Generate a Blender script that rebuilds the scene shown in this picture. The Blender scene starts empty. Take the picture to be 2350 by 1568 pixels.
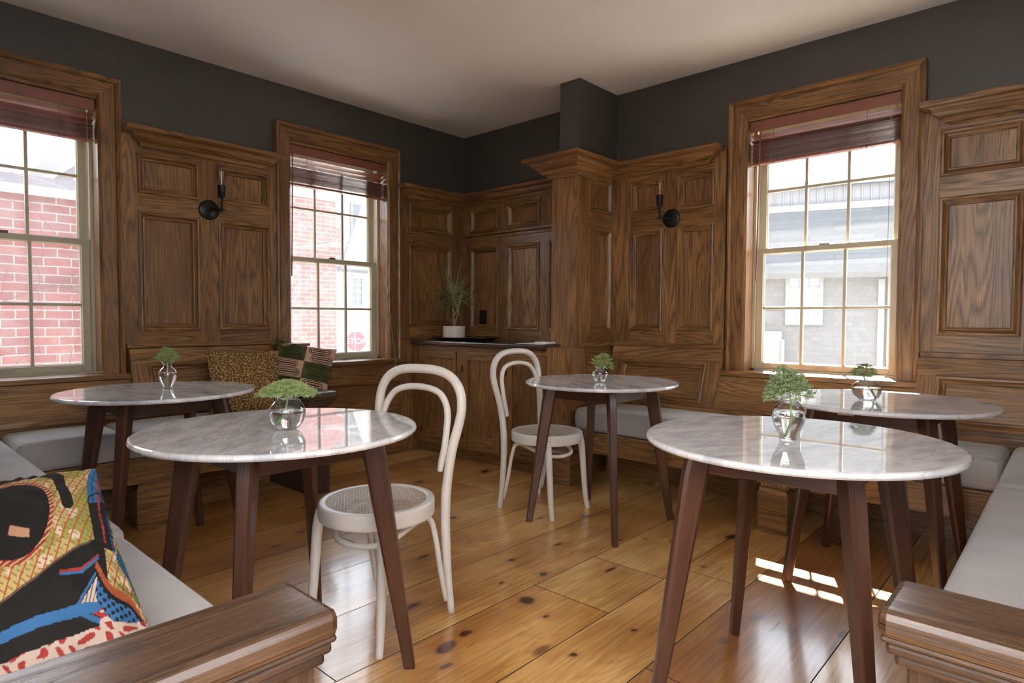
import bpy, bmesh, math, random
from mathutils import Vector, Matrix, noise
C = bpy.context.scene.collection
sc = bpy.context.scene
random.seed(7)
PI = math.pi
# ------------------------------------------------------------------ camera
F_PX, YAW, PITCH, ROLL = 1426.86, 132.372, -2.0988, 0.197
cam = bpy.data.cameras.new('camera')
cam.sensor_width = 36.0
cam.lens = F_PX / 2350 * 36.0
cam.clip_start = 0.02
cam.clip_end = 300
co = bpy.data.objects.new('camera', cam)
C.objects.link(co)
_y, _p, _r = math.radians(YAW), math.radians(PITCH), math.radians(ROLL)
_fw = Vector((math.cos(_p)*math.cos(_y), math.cos(_p)*math.sin(_y), math.sin(_p)))
_rt = Vector((math.sin(_y), -math.cos(_y), 0))
_up = _rt.cross(_fw)
_rt2 = _rt*math.cos(_r) + _up*math.sin(_r)
_up2 = _up*math.cos(_r) - _rt*math.sin(_r)
M = Matrix((_rt2, _up2, -_fw)).transposed().to_4x4()
M.translation = Vector((4.15188, -3.90564, 1.10))
co.matrix_world = M
sc.camera = co
# ------------------------------------------------------------------ light and exposure
sc.view_settings.view_transform = 'Standard'
sc.view_settings.look = 'None'
sc.view_settings.gamma = 1.0
sc.view_settings.use_curve_mapping = False
sc.view_settings.exposure = 0.12
SKY = 8.0
SUN = 95.0
FILL = 270.0
w = bpy.data.worlds.new('world')
sc.world = w
w.use_nodes = True
wn = w.node_tree.nodes
wl = w.node_tree.links
bg = wn['Background']
tc = wn.new('ShaderNodeTexCoord'); sp = wn.new('ShaderNodeSeparateXYZ'); rp = wn.new('ShaderNodeValToRGB')
rp.color_ramp.elements[0].position = 0.0; rp.color_ramp.elements[0].color = (0.93, 0.96, 1.0, 1)
rp.color_ramp.elements[1].position = 0.8; rp.color_ramp.elements[1].color = (0.72, 0.84, 1.0, 1)
wl.new(tc.outputs['Generated'], sp.inputs[0]); wl.new(sp.outputs['Z'], rp.inputs[0]); wl.new(rp.outputs[0], bg.inputs[0])
bg.inputs[1].default_value = SKY
sun = bpy.data.lights.new('sun', 'SUN'); sun.energy = SUN; sun.angle = math.radians(0.6); sun.color = (1.0, 0.93, 0.82)
so = bpy.data.objects.new('sun', sun); C.objects.link(so)
so.rotation_euler = Vector((0.36, -1.0, -1.15)).to_track_quat('-Z', 'Y').to_euler()
so.location = (1, 8, 10)
def area(name, loc, direction, sx, sy, power, col=(0.90, 0.96, 1.0)):
    l = bpy.data.lights.new(name, 'AREA'); l.shape = 'RECTANGLE'; l.size = sx; l.size_y = sy; l.energy = power; l.color = col; l.spread = math.radians(95)
    o = bpy.data.objects.new(name, l); C.objects.link(o)
    o.location = loc; o.rotation_euler = Vector(direction).to_track_quat('-Z', 'Z').to_euler()
    return o
# added fill lamps aimed up at the ceiling, in made-up windows behind the camera
area('fill_lamp_south', (3.0, -7.35, 1.60), (0.05, 1, 1.9), 1.3, 1.5, FILL)
area('fill_lamp_south', (5.4, -7.35, 1.60), (-0.15, 1, 1.9), 1.3, 1.5, FILL)
area('fill_lamp_east', (7.05, -4.9, 1.60), (-1, 0.1, 1.9), 1.3, 1.5, FILL)
area('fill_lamp_east', (7.05, -2.3, 1.60), (-1, 0.0, 1.9), 1.3, 1.5, FILL*0.7)
# ------------------------------------------------------------------ node helpers
def new_mat(name):
    m = bpy.data.materials.new(name); m.use_nodes = True
    nt = m.node_tree; b = nt.nodes['Principled BSDF']
    return m, nt, b
class N:
    def __init__(s, nt): s.nt = nt
    def n(s, t, **k):
        x = s.nt.nodes.new(t)
        for a, v in k.items(): setattr(x, a, v)
        return x
    def l(s, a, b): s.nt.links.new(a, b)
    def math(s, op, a, b=None, c=None, clamp=False):
        x = s.n('ShaderNodeMath', operation=op, use_clamp=clamp)
        for i, v in enumerate((a, b, c)):
            if v is None: continue
            if isinstance(v, (int, float)): x.inputs[i].default_value = v
            else: s.l(v, x.inputs[i])
        return x.outputs[0]
    def noise(s, vec, scale=1.0, detail=2.0, rough=0.5, dist=0.0):
        x = s.n('ShaderNodeTexNoise'); x.inputs['Scale'].default_value = scale; x.inputs['Detail'].default_value = detail
        x.inputs['Roughness'].default_value = rough; x.inputs['Distortion'].default_value = dist
        s.l(vec, x.inputs['Vector']); return x.outputs['Fac']
    def vec(s, v, sx, sy, sz=1.0, ox=0, oy=0, oz=0):
        x = s.n('ShaderNodeMapping'); x.inputs['Scale'].default_value = (sx, sy, sz); x.inputs['Location'].default_value = (ox, oy, oz)
        s.l(v, x.inputs['Vector']); return x.outputs[0]
    def ramp(s, f, stops, interp='LINEAR'):
        x = s.n('ShaderNodeValToRGB'); r = x.color_ramp; r.interpolation = interp
        while len(r.elements) > 1: r.elements.remove(r.elements[-1])
        r.elements[0].position = stops[0][0]; r.elements[0].color = (*stops[0][1], 1)
        for p, c in stops[1:]:
            e = r.elements.new(p); e.color = (*c, 1)
        s.l(f, x.inputs[0]); return x.outputs[0]
    def mix(s, f, a, b, mode='MIX'):
        x = s.n('ShaderNodeMix', data_type='RGBA', blend_type=mode)
        for i, v in ((0, f), (6, a), (7, b)):
            if isinstance(v, (int, float)): x.inputs[i].default_value = v
            elif isinstance(v, tuple): x.inputs[i].default_value = (*v, 1)
            else: s.l(v, x.inputs[i])
        return x.outputs[2]
    def bump(s, h, strength, dist, b):
        x = s.n('ShaderNodeBump'); x.inputs['Strength'].default_value = strength; x.inputs['Distance'].default_value = dist
        s.l(h, x.inputs['Height']); s.l(x.outputs[0], b.inputs['Normal'])
def flat(name, col, rough=0.5, metal=0.0, spec=0.5, var=0.0, scale=30):
    m, nt, b = new_mat(name); g = N(nt)
    t = g.n('ShaderNodeTexCoord')
    f = g.noise(t.outputs['Object'], scale, 3)
    lo = tuple(max(0, c*(1-var)) for c in col); hi = tuple(min(1, c*(1+var)) for c in col)
    g.l(g.ramp(f, [(0.3, lo), (0.7, hi)]), b.inputs['Base Color'])
    b.inputs['Roughness'].default_value = rough; b.inputs['Metallic'].default_value = metal
    b.inputs['Specular IOR Level'].default_value = spec
    return m
def wood(name, dark, mid, light, rough=0.36, ring=15.0, pore=0.8, coat=0.16, vs=9.0):
    """UV in metres, u along the grain"""
    m, nt, b = new_mat(name); g = N(nt)
    uv = g.n('ShaderNodeUVMap').outputs[0]
    big = g.noise(g.vec(uv, 0.8, vs), 1.0, 1.5, 0.45, 0.25)
    r = g.math('MULTIPLY', big, ring)
    fr = g.math('PINGPONG', r, 0.5)
    lines = g.ramp(fr, [(0.0, (1, 1, 1)), (0.16, (0.45, 0.45, 0.45)), (0.40, (0, 0, 0))])
    por = g.noise(g.vec(uv, 7, 330), 1.0, 2.0, 0.6)
    porm = g.ramp(por, [(0.42, (1, 1, 1)), (0.56, (0, 0, 0))])
    fine = g.noise(g.vec(uv, 2.5, 150), 1.0, 3.0, 0.6)
    blotch = g.noise(g.vec(uv, 1.3, 3.0), 1.0, 2.0, 0.5)
    base = g.ramp(g.math('ADD', g.math('MULTIPLY', fine, 0.45), g.math('MULTIPLY', blotch, 0.55)), [(0.30, dark), (0.5, mid), (0.68, light)])
    c1 = g.mix(g.math('MULTIPLY', lines, 0.50), base, tuple(x*0.55 for x in dark))
    c2 = g.mix(g.math('MULTIPLY', g.math('MULTIPLY', porm, g.math('ADD', g.math('MULTIPLY', lines, 0.8), 0.35)), pore), c1, tuple(x*0.4 for x in dark))
    g.l(c2, b.inputs['Base Color'])
    rr = g.math('ADD', g.math('MULTIPLY', fine, 0.16), rough-0.08)
    g.l(rr, b.inputs['Roughness'])
    b.inputs['Specular IOR Level'].default_value = 0.4
    b.inputs['Coat Weight'].default_value = coat; b.inputs['Coat Roughness'].default_value = 0.22
    h = g.math('SUBTRACT', 1.0, g.math('MULTIPLY', g.math('MULTIPLY', porm, lines), 1.0))
    g.bump(h, 0.25, 0.002, b)
    return m
OAK = wood('stained_oak', (0.105, 0.045, 0.014), (0.235, 0.115, 0.039), (0.385, 0.210, 0.082))
WALNUT = wood('walnut', (0.034, 0.013, 0.008), (0.064, 0.025, 0.014), (0.105, 0.044, 0.024), rough=0.36, ring=3.0, pore=0.3)
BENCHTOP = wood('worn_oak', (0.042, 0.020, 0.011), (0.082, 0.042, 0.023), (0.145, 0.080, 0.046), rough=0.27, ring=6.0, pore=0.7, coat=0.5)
BENCHSIDE = wood('worn_oak_shaded_side', (0.034, 0.016, 0.009), (0.064, 0.032, 0.018), (0.11, 0.058, 0.032), rough=0.5, ring=9.0, pore=0.7, coat=0.0)  # arm sides darker than the caps: shade put into the colour
def floor_mat():
    m, nt, b = new_mat('old_pine_boards'); g = N(nt)
    uv = g.n('ShaderNodeUVMap').outputs[0]
    col = g.n('ShaderNodeAttribute', attribute_name='tone')
    pos = g.n('ShaderNodeTexCoord').outputs['Object']
    KN = KNOTS
    big = g.noise(g.vec(uv, 0.55, 3.6), 1.0, 2.0, 0.5, 0.2)
    r = g.math('MULTIPLY', big, 26.0)
    fr = g.math('PINGPONG', r, 0.5)
    lines = g.ramp(fr, [(0.0, (1, 1, 1)), (0.2, (0.3, 0.3, 0.3)), (0.5, (0, 0, 0))])
    fine = g.noise(g.vec(uv, 2.0, 60), 1.0, 3.0, 0.6)
    blotch = g.noise(g.vec(uv, 1.2, 2.2), 1.0, 3.0, 0.6)
    base = g.ramp(g.math('ADD', g.math('MULTIPLY', fine, 0.35), g.math('MULTIPLY', blotch, 0.65)),
                  [(0.30, (0.15, 0.058, 0.016)), (0.44, (0.40, 0.195, 0.055)), (0.56, (0.62, 0.37, 0.13)), (0.70, (0.80, 0.56, 0.27))])
    c = g.mix(g.math('MULTIPLY', lines, 0.34), base, (0.26, 0.10, 0.03))
    # random small knots
    vo = g.n('ShaderNodeTexVoronoi'); vo.inputs['Scale'].default_value = 1.0
    g.l(g.vec(uv, 1.9, 4.2), vo.inputs['Vector'])
    kn = g.ramp(vo.outputs['Distance'], [(0.0, (1, 1, 1)), (0.055, (0.8, 0.8, 0.8)), (0.10, (0, 0, 0))])
    c = g.mix(g.math('MULTIPLY', kn, 0.85), c, (0.06, 0.018, 0.010))
    # scratches, wear and dents
    sc1 = g.noise(g.vec(uv, 5, 75, 1, 3, 1), 1.0, 4.0, 0.75)
    scr = g.ramp(sc1, [(0.30, (1, 1, 1)), (0.37, (0, 0, 0))])
    c = g.mix(g.math('MULTIPLY', scr, 0.7), c, (0.10, 0.045, 0.02))
    # named big knots: warped ellipses
    wob = g.n('ShaderNodeTexNoise'); wob.inputs['Scale'].default_value = 9; wob.inputs['Detail'].default_value = 3
    g.l(pos, wob.inputs['Vector'])
    wv = g.n('ShaderNodeVectorMath', operation='MULTIPLY_ADD')
    g.l(wob.outputs['Color'], wv.inputs[0]); wv.inputs[1].default_value = (0.05, 0.05, 0); g.l(pos, wv.inputs[2])
    tot = None
    for (kx, ky, ra, rb) in KN:
        mp = g.n('ShaderNodeMapping', vector_type='TEXTURE')
        mp.inputs['Location'].default_value = (kx+0.025, ky+0.025, 0); mp.inputs['Scale'].default_value = (ra, rb, 1)
        g.l(wv.outputs[0], mp.inputs['Vector'])
        le = g.n('ShaderNodeVectorMath', operation='LENGTH'); g.l(mp.outputs[0], le.inputs[0])
        tot = le.outputs['Value'] if tot is None else g.math('MINIMUM', tot, le.outputs['Value'])
    halo = g.ramp(g.math('MULTIPLY', tot, 0.2), [(0.12, (1, 1, 1)), (0.52, (0, 0, 0))])
    rings = g.math('PINGPONG', g.math('MULTIPLY', tot, 2.2), 0.5)
    c = g.mix(g.math('MULTIPLY', halo, 0.50), c, (0.30, 0.105, 0.028))
    c = g.mix(g.math('MULTIPLY', g.math('MULTIPLY', halo, rings), 0.5), c, (0.20, 0.07, 0.02))
    core = g.ramp(g.math('MULTIPLY', tot, 0.5), [(0.30, (1, 1, 1)), (0.52, (0, 0, 0))])
    c = g.mix(g.math('MULTIPLY', core, 0.93), c, (0.050, 0.016, 0.012))
    c = g.mix(1.0, c, col.outputs['Color'], 'MULTIPLY')
    g.l(c, b.inputs['Base Color'])
    wear = g.noise(pos, 2.3, 4.0, 0.6)
    rr = g.math('ADD', g.math('MULTIPLY', wear, 0.14), 0.225)
    g.l(rr, b.inputs['Roughness'])
    b.inputs['Specular IOR Level'].default_value = 0.5
    b.inputs['Coat Weight'].default_value = 0.55; b.inputs['Coat Roughness'].default_value = 0.12
    h = g.math('SUBTRACT', g.math('MULTIPLY', g.noise(g.vec(uv, 2.5, 7), 1.0, 3.0), 1.0), g.math('MULTIPLY', scr, 0.35))
    g.bump(h, 0.35, 0.006, b)
    return m
KNOTS = [(2.583, -2.099, .040, .040), (2.616, -2.545, .030, .05), (2.60, -2.44, .022, .04), (2.478, -1.857, .022, .024), (1.943, -2.085, .014, .05), (2.294, -2.433, .02, .05),
         (2.274, -1.842, .018, .022), (2.304, -1.538, .014, .026), (2.147, -1.09, .02, .035), (2.722, -2.146, .012, .016), (2.957, -2.287, .014, .016),
         (2.951, -1.315, .013, .013), (1.014, -0.75, .02, .05), (2.493, -1.281, .013, .013), (2.389, -2.547, .014, .035), (2.875, -0.86, .03, .05), (0.719, -2.368, .02, .05),
         (1.321, -2.492, .018, .04), (0.9, -1.258, .03, .04), (2.00, -2.01, .016, .04), (1.226, -2.3, .015, .03), (3.9, -2.9, .02, .03), (3.42, -2.9, .012, .02), (2.66, -1.62, .010, .05), (1.62, -1.62, .016, .03), (1.25, -1.75, .012, .03), (2.40, -2.05, .008, .02), (3.02, -2.02, .010, .014), (1.98, -1.28, .012, .03), (2.70, -2.62, .014, .03), (3.30, -1.62, .012, .03)]
FLOOR = floor_mat()
WALLPAINT = flat('charcoal_wall_paint', (0.054, 0.048, 0.042), 0.42, var=0.05, scale=6)
CEIL = flat('ceiling_plaster', (0.80, 0.785, 0.77), 0.8, var=0.02, scale=2)
PLAINWALL = flat('rear_wall_paint', (0.55, 0.50, 0.45), 0.7, var=0.03, scale=4)
VINYL = flat('tan_window_vinyl', (0.44, 0.40, 0.30), 0.35, var=0.03)
DARKGAP = flat('dark_gap', (0.015, 0.010, 0.008), 0.9)
BLACK = flat('black_metal', (0.018, 0.016, 0.015), 0.38, 0.6, var=0.2)
BRASS = flat('dark_bronze', (0.10, 0.06, 0.035), 0.35, 0.8, var=0.2)
WHITEPAINT = flat('chair_white_paint', (0.68, 0.65, 0.62), 0.32, var=0.05, scale=14)
POT = flat('white_ceramic', (0.72, 0.69, 0.64), 0.3, var=0.03)
STEMG = flat('flower_stem_green', (0.22, 0.34, 0.10), 0.5, var=0.2)
FLOR = flat('pale_green_florets', (0.27, 0.34, 0.14), 0.7, var=0.35, scale=60)
FLORD = flat('grey_green_florets', (0.19, 0.25, 0.13), 0.7, var=0.4, scale=60)
LEAF = flat('plant_leaf', (0.26, 0.29, 0.15), 0.45, var=0.3, scale=8)
BARK = flat('plant_stem', (0.36, 0.24, 0.15), 0.7, var=0.3)
BLIND = flat('mahogany_slat', (0.20, 0.070, 0.045), 0.38, var=0.15, scale=8)
CORD = flat('blind_cord', (0.16, 0.09, 0.06), 0.7, var=0.1)
CORDW = flat('pale_cord', (0.42, 0.36, 0.30), 0.7, var=0.1)
PEWTER = flat('tarnished_metal', (0.20, 0.15, 0.10), 0.25, 0.9, var=0.2)
PAPER = flat('paper', (0.75, 0.76, 0.78), 0.5, var=0.03)
PLATE = flat('plate_metal', (0.60, 0.52, 0.46), 0.4, 0.6, var=0.05)
PLATEINK = flat('plate_lettering', (0.35, 0.26, 0.22), 0.5)
def fabric(name, a, b_, scale=900):
    m, nt, b = new_mat(name); g = N(nt)
    t = g.n('ShaderNodeTexCoord').outputs['Object']
    f = g.noise(t, scale, 2.0, 0.7); f2 = g.noise(t, 6, 3.0)
    c = g.ramp(g.math('ADD', g.math('MULTIPLY', f, 0.6), g.math('MULTIPLY', f2, 0.4)), [(0.35, a), (0.65, b_)])
    g.l(c, b.inputs['Base Color']); b.inputs['Roughness'].default_value = 0.95
    b.inputs['Specular IOR Level'].default_value = 0.15
    b.inputs['Sheen Weight'].default_value = 0.25
    wr = g.noise(g.vec(t, 3.0, 16.0, 8.0), 1.0, 3.0, 0.5, 0.6)
    g.bump(g.math('ADD', g.math('MULTIPLY', wr, 1.0), g.math('MULTIPLY', f, 0.05)), 0.35, 0.012, b)
    return m
LINEN = fabric('grey_linen', (0.31, 0.295, 0.295), (0.44, 0.42, 0.415))
PIPING = flat('linen_piping', (0.40, 0.37, 0.35), 0.9, var=0.1)
def marble():
    m, nt, b = new_mat('carrara_marble'); g = N(nt)
    t = g.n('ShaderNodeTexCoord').outputs['Object']
    n1 = g.noise(g.vec(t, 1.6, 6.5, 1), 2.4, 5.0, 0.62, 0.5)
    v = g.math('ABSOLUTE', g.math('SUBTRACT', n1, 0.5))
    vein = g.ramp(v, [(0.0, (1, 1, 1)), (0.018, (0.45, 0.45, 0.45)), (0.07, (0, 0, 0))])
    cl = g.noise(g.vec(t, 2.2, 5.0, 1, 3, 1, 2), 2.0, 4.0, 0.55, 0.3)
    base = g.ramp(cl, [(0.32, (0.50, 0.53, 0.58)), (0.52, (0.74, 0.76, 0.80)), (0.72, (0.86, 0.87, 0.90))])
    spots = g.noise(g.vec(t, 5, 13, 1, 7, 2), 3.0, 3.0, 0.6)
    sm = g.ramp(spots, [(0.66, (0, 0, 0)), (0.74, (1, 1, 1))])
    c = g.mix(g.math('MULTIPLY', vein, 0.36), base, (0.24, 0.25, 0.29))
    c = g.mix(g.math('MULTIPLY', sm, 0.5), c, (0.20, 0.21, 0.26))
    g.l(c, b.inputs['Base Color']); b.inputs['Roughness'].default_value = 0.03
    b.inputs['Specular IOR Level'].default_value = 0.65
    b.inputs['Coat Weight'].default_value = 0.25; b.inputs['Coat Roughness'].default_value = 0.015
    return m
MARBLE = marble()
def thin_glass(name, refl=0.9, tint=(1, 1, 1), haze=0.0, hazecol=(1, 1, 1)):
    m, nt, b = new_mat(name); g = N(nt)
    nt.nodes.remove(b)
    out = nt.nodes['Material Output']
    tr = g.n('ShaderNodeBsdfTransparent'); tr.inputs[0].default_value = (*tint, 1)
    gl = g.n('ShaderNodeBsdfGlossy'); gl.inputs['Roughness'].default_value = 0.01
    lw = g.n('ShaderNodeLayerWeight'); lw.inputs[0].default_value = 0.5
    mx = g.n('ShaderNodeMixShader')
    g.l(g.math('MULTIPLY', g.math('ADD', g.math('POWER', lw.outputs['Facing'], 3.0), 0.055), refl, clamp=True), mx.inputs[0]); g.l(tr.outputs[0], mx.inputs[1]); g.l(gl.outputs[0], mx.inputs[2])
    last = mx.outputs[0]
    if haze > 0:
        tl = g.n('ShaderNodeBsdfTranslucent'); tl.inputs[0].default_value = (*hazecol, 1)
        mh = g.n('ShaderNodeMixShader')
        t = g.n('ShaderNodeTexCoord').outputs['Object']
        nz = g.noise(t, 3.0, 5.0, 0.65)
        g.l(g.math('MULTIPLY', g.math('ADD', nz, 0.5), haze), mh.inputs[0])
        g.l(last, mh.inputs[1]); g.l(tl.outputs[0], mh.inputs[2]); last = mh.outputs[0]
    g.l(last, out.inputs[0])
    return m
PANE = thin_glass('window_pane', 0.35, (0.97, 0.98, 0.98), 0.075)
PANE_DUSTY = thin_glass('dusty_window_pane', 0.35, (0.97, 0.98, 0.98), 0.012)
VASEGLASS = thin_glass('vase_glass', 1.6, (0.965, 0.975, 0.975))
BULBGLASS = thin_glass('bulb_glass', 1.5, (0.97, 0.93, 0.88))
def water():
    m, nt, b = new_mat('vase_water')
    b.inputs['Base Color'].default_value = (0.93, 0.94, 0.95, 1); b.inputs['Roughness'].default_value = 0.0
    b.inputs['Transmission Weight'].default_value = 1.0; b.inputs['IOR'].default_value = 1.33
    return m
WATER = water()
def vcol_mat(name, rough=0.85, weave=500):
    m, nt, b = new_mat(name); g = N(nt)
    a = g.n('ShaderNodeAttribute', attribute_name='tone')
    t = g.n('ShaderNodeTexCoord').outputs['Object']
    f = g.noise(t, weave, 2.0)
    g.l(g.mix(g.math('MULTIPLY', f, 0.25), a.outputs['Color'], (0.05, 0.04, 0.03)), b.inputs['Base Color'])
    b.inputs['Roughness'].default_value = rough; b.inputs['Specular IOR Level'].default_value = 0.2
    g.bump(g.math('ADD', f, g.math('MULTIPLY', g.noise(t, 14, 3.0), 6.0)), 0.3, 0.003, b)
    return m
PRINT = vcol_mat('printed_cotton')
# ------------------------------------------------------------------ mesh builder
class MB:
    def __init__(s):
        s.bm = bmesh.new(); s.uv = s.bm.loops.layers.uv.new('UVMap'); s.col = None
    def colors(s):
        s.col = s.bm.verts.layers.float_color.new('tone'); return s
    def rnd(s): return random.uniform(0, 40), random.uniform(0, 40)
    def quad(s, pts, uvs=None, off=(0, 0)):
        vs = [s.bm.verts.new(p) for p in pts]
        f = s.bm.faces.new(vs)
        if uvs:
            for lp, q in zip(f.loops, uvs): lp[s.uv].uv = (q[0]+off[0], q[1]+off[1])
        return f
    def box(s, x0, x1, y0, y1, z0, z1, grain='z', bevel=0.0, mat4=None):
        ou, ov = s.rnd()
        P = [(x, y, z) for x in (x0, x1) for y in (y0, y1) for z in (z0, z1)]
        vs = [s.bm.verts.new(p) for p in P]
        I = [(0, 1, 3, 2), (4, 6, 7, 5), (0, 4, 5, 1), (2, 3, 7, 6), (0, 2, 6, 4), (1, 5, 7, 3)]
        ax = [0, 0, 1, 1, 2, 2]; ga = 'xyz'.index(grain)
        fs = []
        for k, f in enumerate(I):
            face = s.bm.faces.new([vs[i] for i in f]); fs.append(face)
            n = ax[k]; rest = [a for a in (0, 1, 2) if a != n]
            if n == ga: ua, va = rest; sc_ = 0.3
            else: ua = ga; va = [a for a in rest if a != ga][0]; sc_ = 1
            for lp in face.loops:
                c = lp.vert.co; lp[s.uv].uv = (c[ua]*sc_+ou, c[va]+ov+0.07*n)
        if bevel > 0:
            es = list({e for f in fs for e in f.edges})
            r = bmesh.ops.bevel(s.bm, geom=es, offset=bevel, segments=2, profile=0.5, affect='EDGES')
            nv = list({v for f in r['faces'] for v in f.verts} | {v for f in fs if f.is_valid for v in f.verts})
        else: nv = vs
        if mat4 is not None:
            for v in nv: v.co = mat4 @ v.co
        return nv
    def prism(s, prof, fn, a, b, closed=True):
        """prof: list of 2-D points, fn(t, p) -> world point, swept from a to b; u runs along the sweep"""
        ou, ov = s.rnd(); n = len(prof)
        A = [s.bm.verts.new(fn(a, p)) for p in prof]; B = [s.bm.verts.new(fn(b, p)) for p in prof]
        d = 0.0
        for i in range(n if closed else n-1):
            j = (i+1) % n
            L = math.dist(prof[i], prof[j])
            f = s.bm.faces.new((A[i], A[j], B[j], B[i]))
            for lp, q in zip(f.loops, ((a, d), (a, d+L), (b, d+L), (b, d))): lp[s.uv].uv = (q[0]+ou, q[1]+ov)
            d += L
        if closed:
            for V in (A, B[::-1]):
                f = s.bm.faces.new(V)
                for lp in f.loops: c = lp.vert.co; lp[s.uv].uv = (c.x*.3+c.y*.3+ou, c.z+ov)
    def tube(s, pts, rad, n=10, res=6, cap=True, closed=False):
        P = [Vector(p) for p in pts]
        R = rad if isinstance(rad, (list, tuple)) else [rad]*len(P)
        Q, RR = [], []
        m = len(P)
        if res > 1:
            rng = range(m if closed else m-1)
            for i in rng:
                if closed: p0, p1, p2, p3 = P[i-1], P[i], P[(i+1) % m], P[(i+2) % m]
                else: p0, p1, p2, p3 = P[max(i-1, 0)], P[i], P[i+1], P[min(i+2, m-1)]
                for k in range(res):
                    t = k/res
                    Q.append(0.5*((2*p1)+(-p0+p2)*t+(2*p0-5*p1+4*p2-p3)*t*t+(-p0+3*p1-3*p2+p3)*t**3))
                    RR.append(R[i]*(1-t)+R[(i+1) % m]*t)
            if not closed: Q.append(P[-1]); RR.append(R[-1])
        else: Q, RR = P, list(R)
        T = []
        for i in range(len(Q)):
            if closed: d = Q[(i+1) % len(Q)]-Q[i-1]
            else: d = Q[min(i+1, len(Q)-1)]-Q[max(i-1, 0)]
            T.append(d.normalized())
        up = Vector((0, 0, 1)) if abs(T[0].z) < 0.9 else Vector((1, 0, 0))
        nrm = (up-T[0]*up.dot(T[0])).normalized()
        rings = []; L = 0.0; ou, ov = s.rnd(); Ls = []
        for i in range(len(Q)):
            if i: nrm = (nrm-T[i]*nrm.dot(T[i])).normalized(); L += (Q[i]-Q[i-1]).length
            bn = T[i].cross(nrm); Ls.append(L)
            rings.append([s.bm.verts.new(Q[i]+(nrm*math.cos(2*PI*k/n)+bn*math.sin(2*PI*k/n))*RR[i]) for k in range(n)])
        cnt = len(Q) if closed else len(Q)-1
        for i in range(cnt):
            a, b = rings[i], rings[(i+1) % len(Q)]
            l0 = Ls[i]; l1 = Ls[i+1] if i+1 < len(Q) else L+0.05
            for k in range(n):
                f = s.bm.faces.new((a[k], a[(k+1) % n], b[(k+1) % n], b[k])); f.smooth = True
                w0 = k*RR[i]*2*PI/n; w1 = (k+1)*RR[i]*2*PI/n
                for lp, q in zip(f.loops, ((l0, w0), (l0, w1), (l1, w1), (l1, w0))): lp[s.uv].uv = (q[0]+ou, q[1]+ov)
        if cap and not closed:
            for r, t, rr, sg in ((rings[0], T[0], RR[0], -1), (rings[-1], T[-1], RR[-1], 1)):
                c = sum((v.co for v in r), Vector())/n
                tip = s.bm.verts.new(c+t*sg*rr*0.35)
                for k in range(n):
                    f = s.bm.faces.new((r[k], r[(k+1) % n], tip) if sg > 0 else (r[(k+1) % n], r[k], tip)); f.smooth = True
    def lathe(s, prof, n=48, c=(0, 0, 0), smooth=True, sx=1.0, sy=1.0):
        rings = []
        for r, z in prof:
            if r < 1e-6: rings.append([s.bm.verts.new((c[0], c[1], c[2]+z))])
            else: rings.append([s.bm.verts.new((c[0]+r*sx*math.cos(2*PI*k/n), c[1]+r*sy*math.sin(2*PI*k/n), c[2]+z)) for k in range(n)])
        for a, b in zip(rings, rings[1:]):
            for k in range(n):
                k2 = (k+1) % n
                if len(a) == 1 and len(b) == 1: continue
                if len(a) == 1: f = s.bm.faces.new((a[0], b[k2], b[k]))
                elif len(b) == 1: f = s.bm.faces.new((a[k], a[k2], b[0]))
                else: f = s.bm.faces.new((a[k], a[k2], b[k2], b[k]))
                f.smooth = smooth
                for lp in f.loops: q = lp.vert.co; lp[s.uv].uv = (q.x+q.z, q.y+q.z)
    def obj(s, name, mat, parent=None, smooth=None, mat4=None, fixn=True):
        if fixn: bmesh.ops.recalc_face_normals(s.bm, faces=s.bm.faces)
        me = bpy.data.meshes.new(name); s.bm.to_mesh(me); s.bm.free()
        me.materials.append(mat)
        if smooth is not None:
            me.polygons.foreach_set('use_smooth', [smooth]*len(me.polygons))
        o = bpy.data.objects.new(name, me); C.objects.link(o)
        if parent is not None: o.parent = parent
        if mat4 is not None: o.matrix_local = mat4
        return o
def tag(o, label=None, cat=None, group=None, kind=None):
    if label: o['label'] = label
    if cat: o['category'] = cat
    if group: o['group'] = group
    if kind: o['kind'] = kind
    return o
def empty(name, loc=(0, 0, 0), rz=0.0, **k):
    o = bpy.data.objects.new(name, None); C.objects.link(o); o.location = loc; o.rotation_euler = (0, 0, rz)
    o.empty_display_size = 0.1
    return tag(o, **k)
def copy_tree(o, parent=None):
    c = o.copy(); C.objects.link(c)
    if parent is not None: c.parent = parent
    for ch in [x for x in bpy.data.objects if x.parent == o]: copy_tree(ch, c)
    return c
def text_obj(name, body, size, depth, mat, parent, mat4):
    cu = bpy.data.curves.new(name, 'FONT'); cu.body = body; cu.size = size; cu.extrude = depth; cu.align_x = 'CENTER'; cu.align_y = 'CENTER'
    tmp = bpy.data.objects.new(name+'_tmp', cu); C.objects.link(tmp)
    dg = bpy.context.evaluated_depsgraph_get()
    me = bpy.data.meshes.new_from_object(tmp.evaluated_get(dg))
    bpy.data.objects.remove(tmp)
    me.materials.clear(); me.materials.append(mat)
    o = bpy.data.objects.new(name, me); C.objects.link(o); o.parent = parent; o.matrix_local = mat4
    return o
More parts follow.
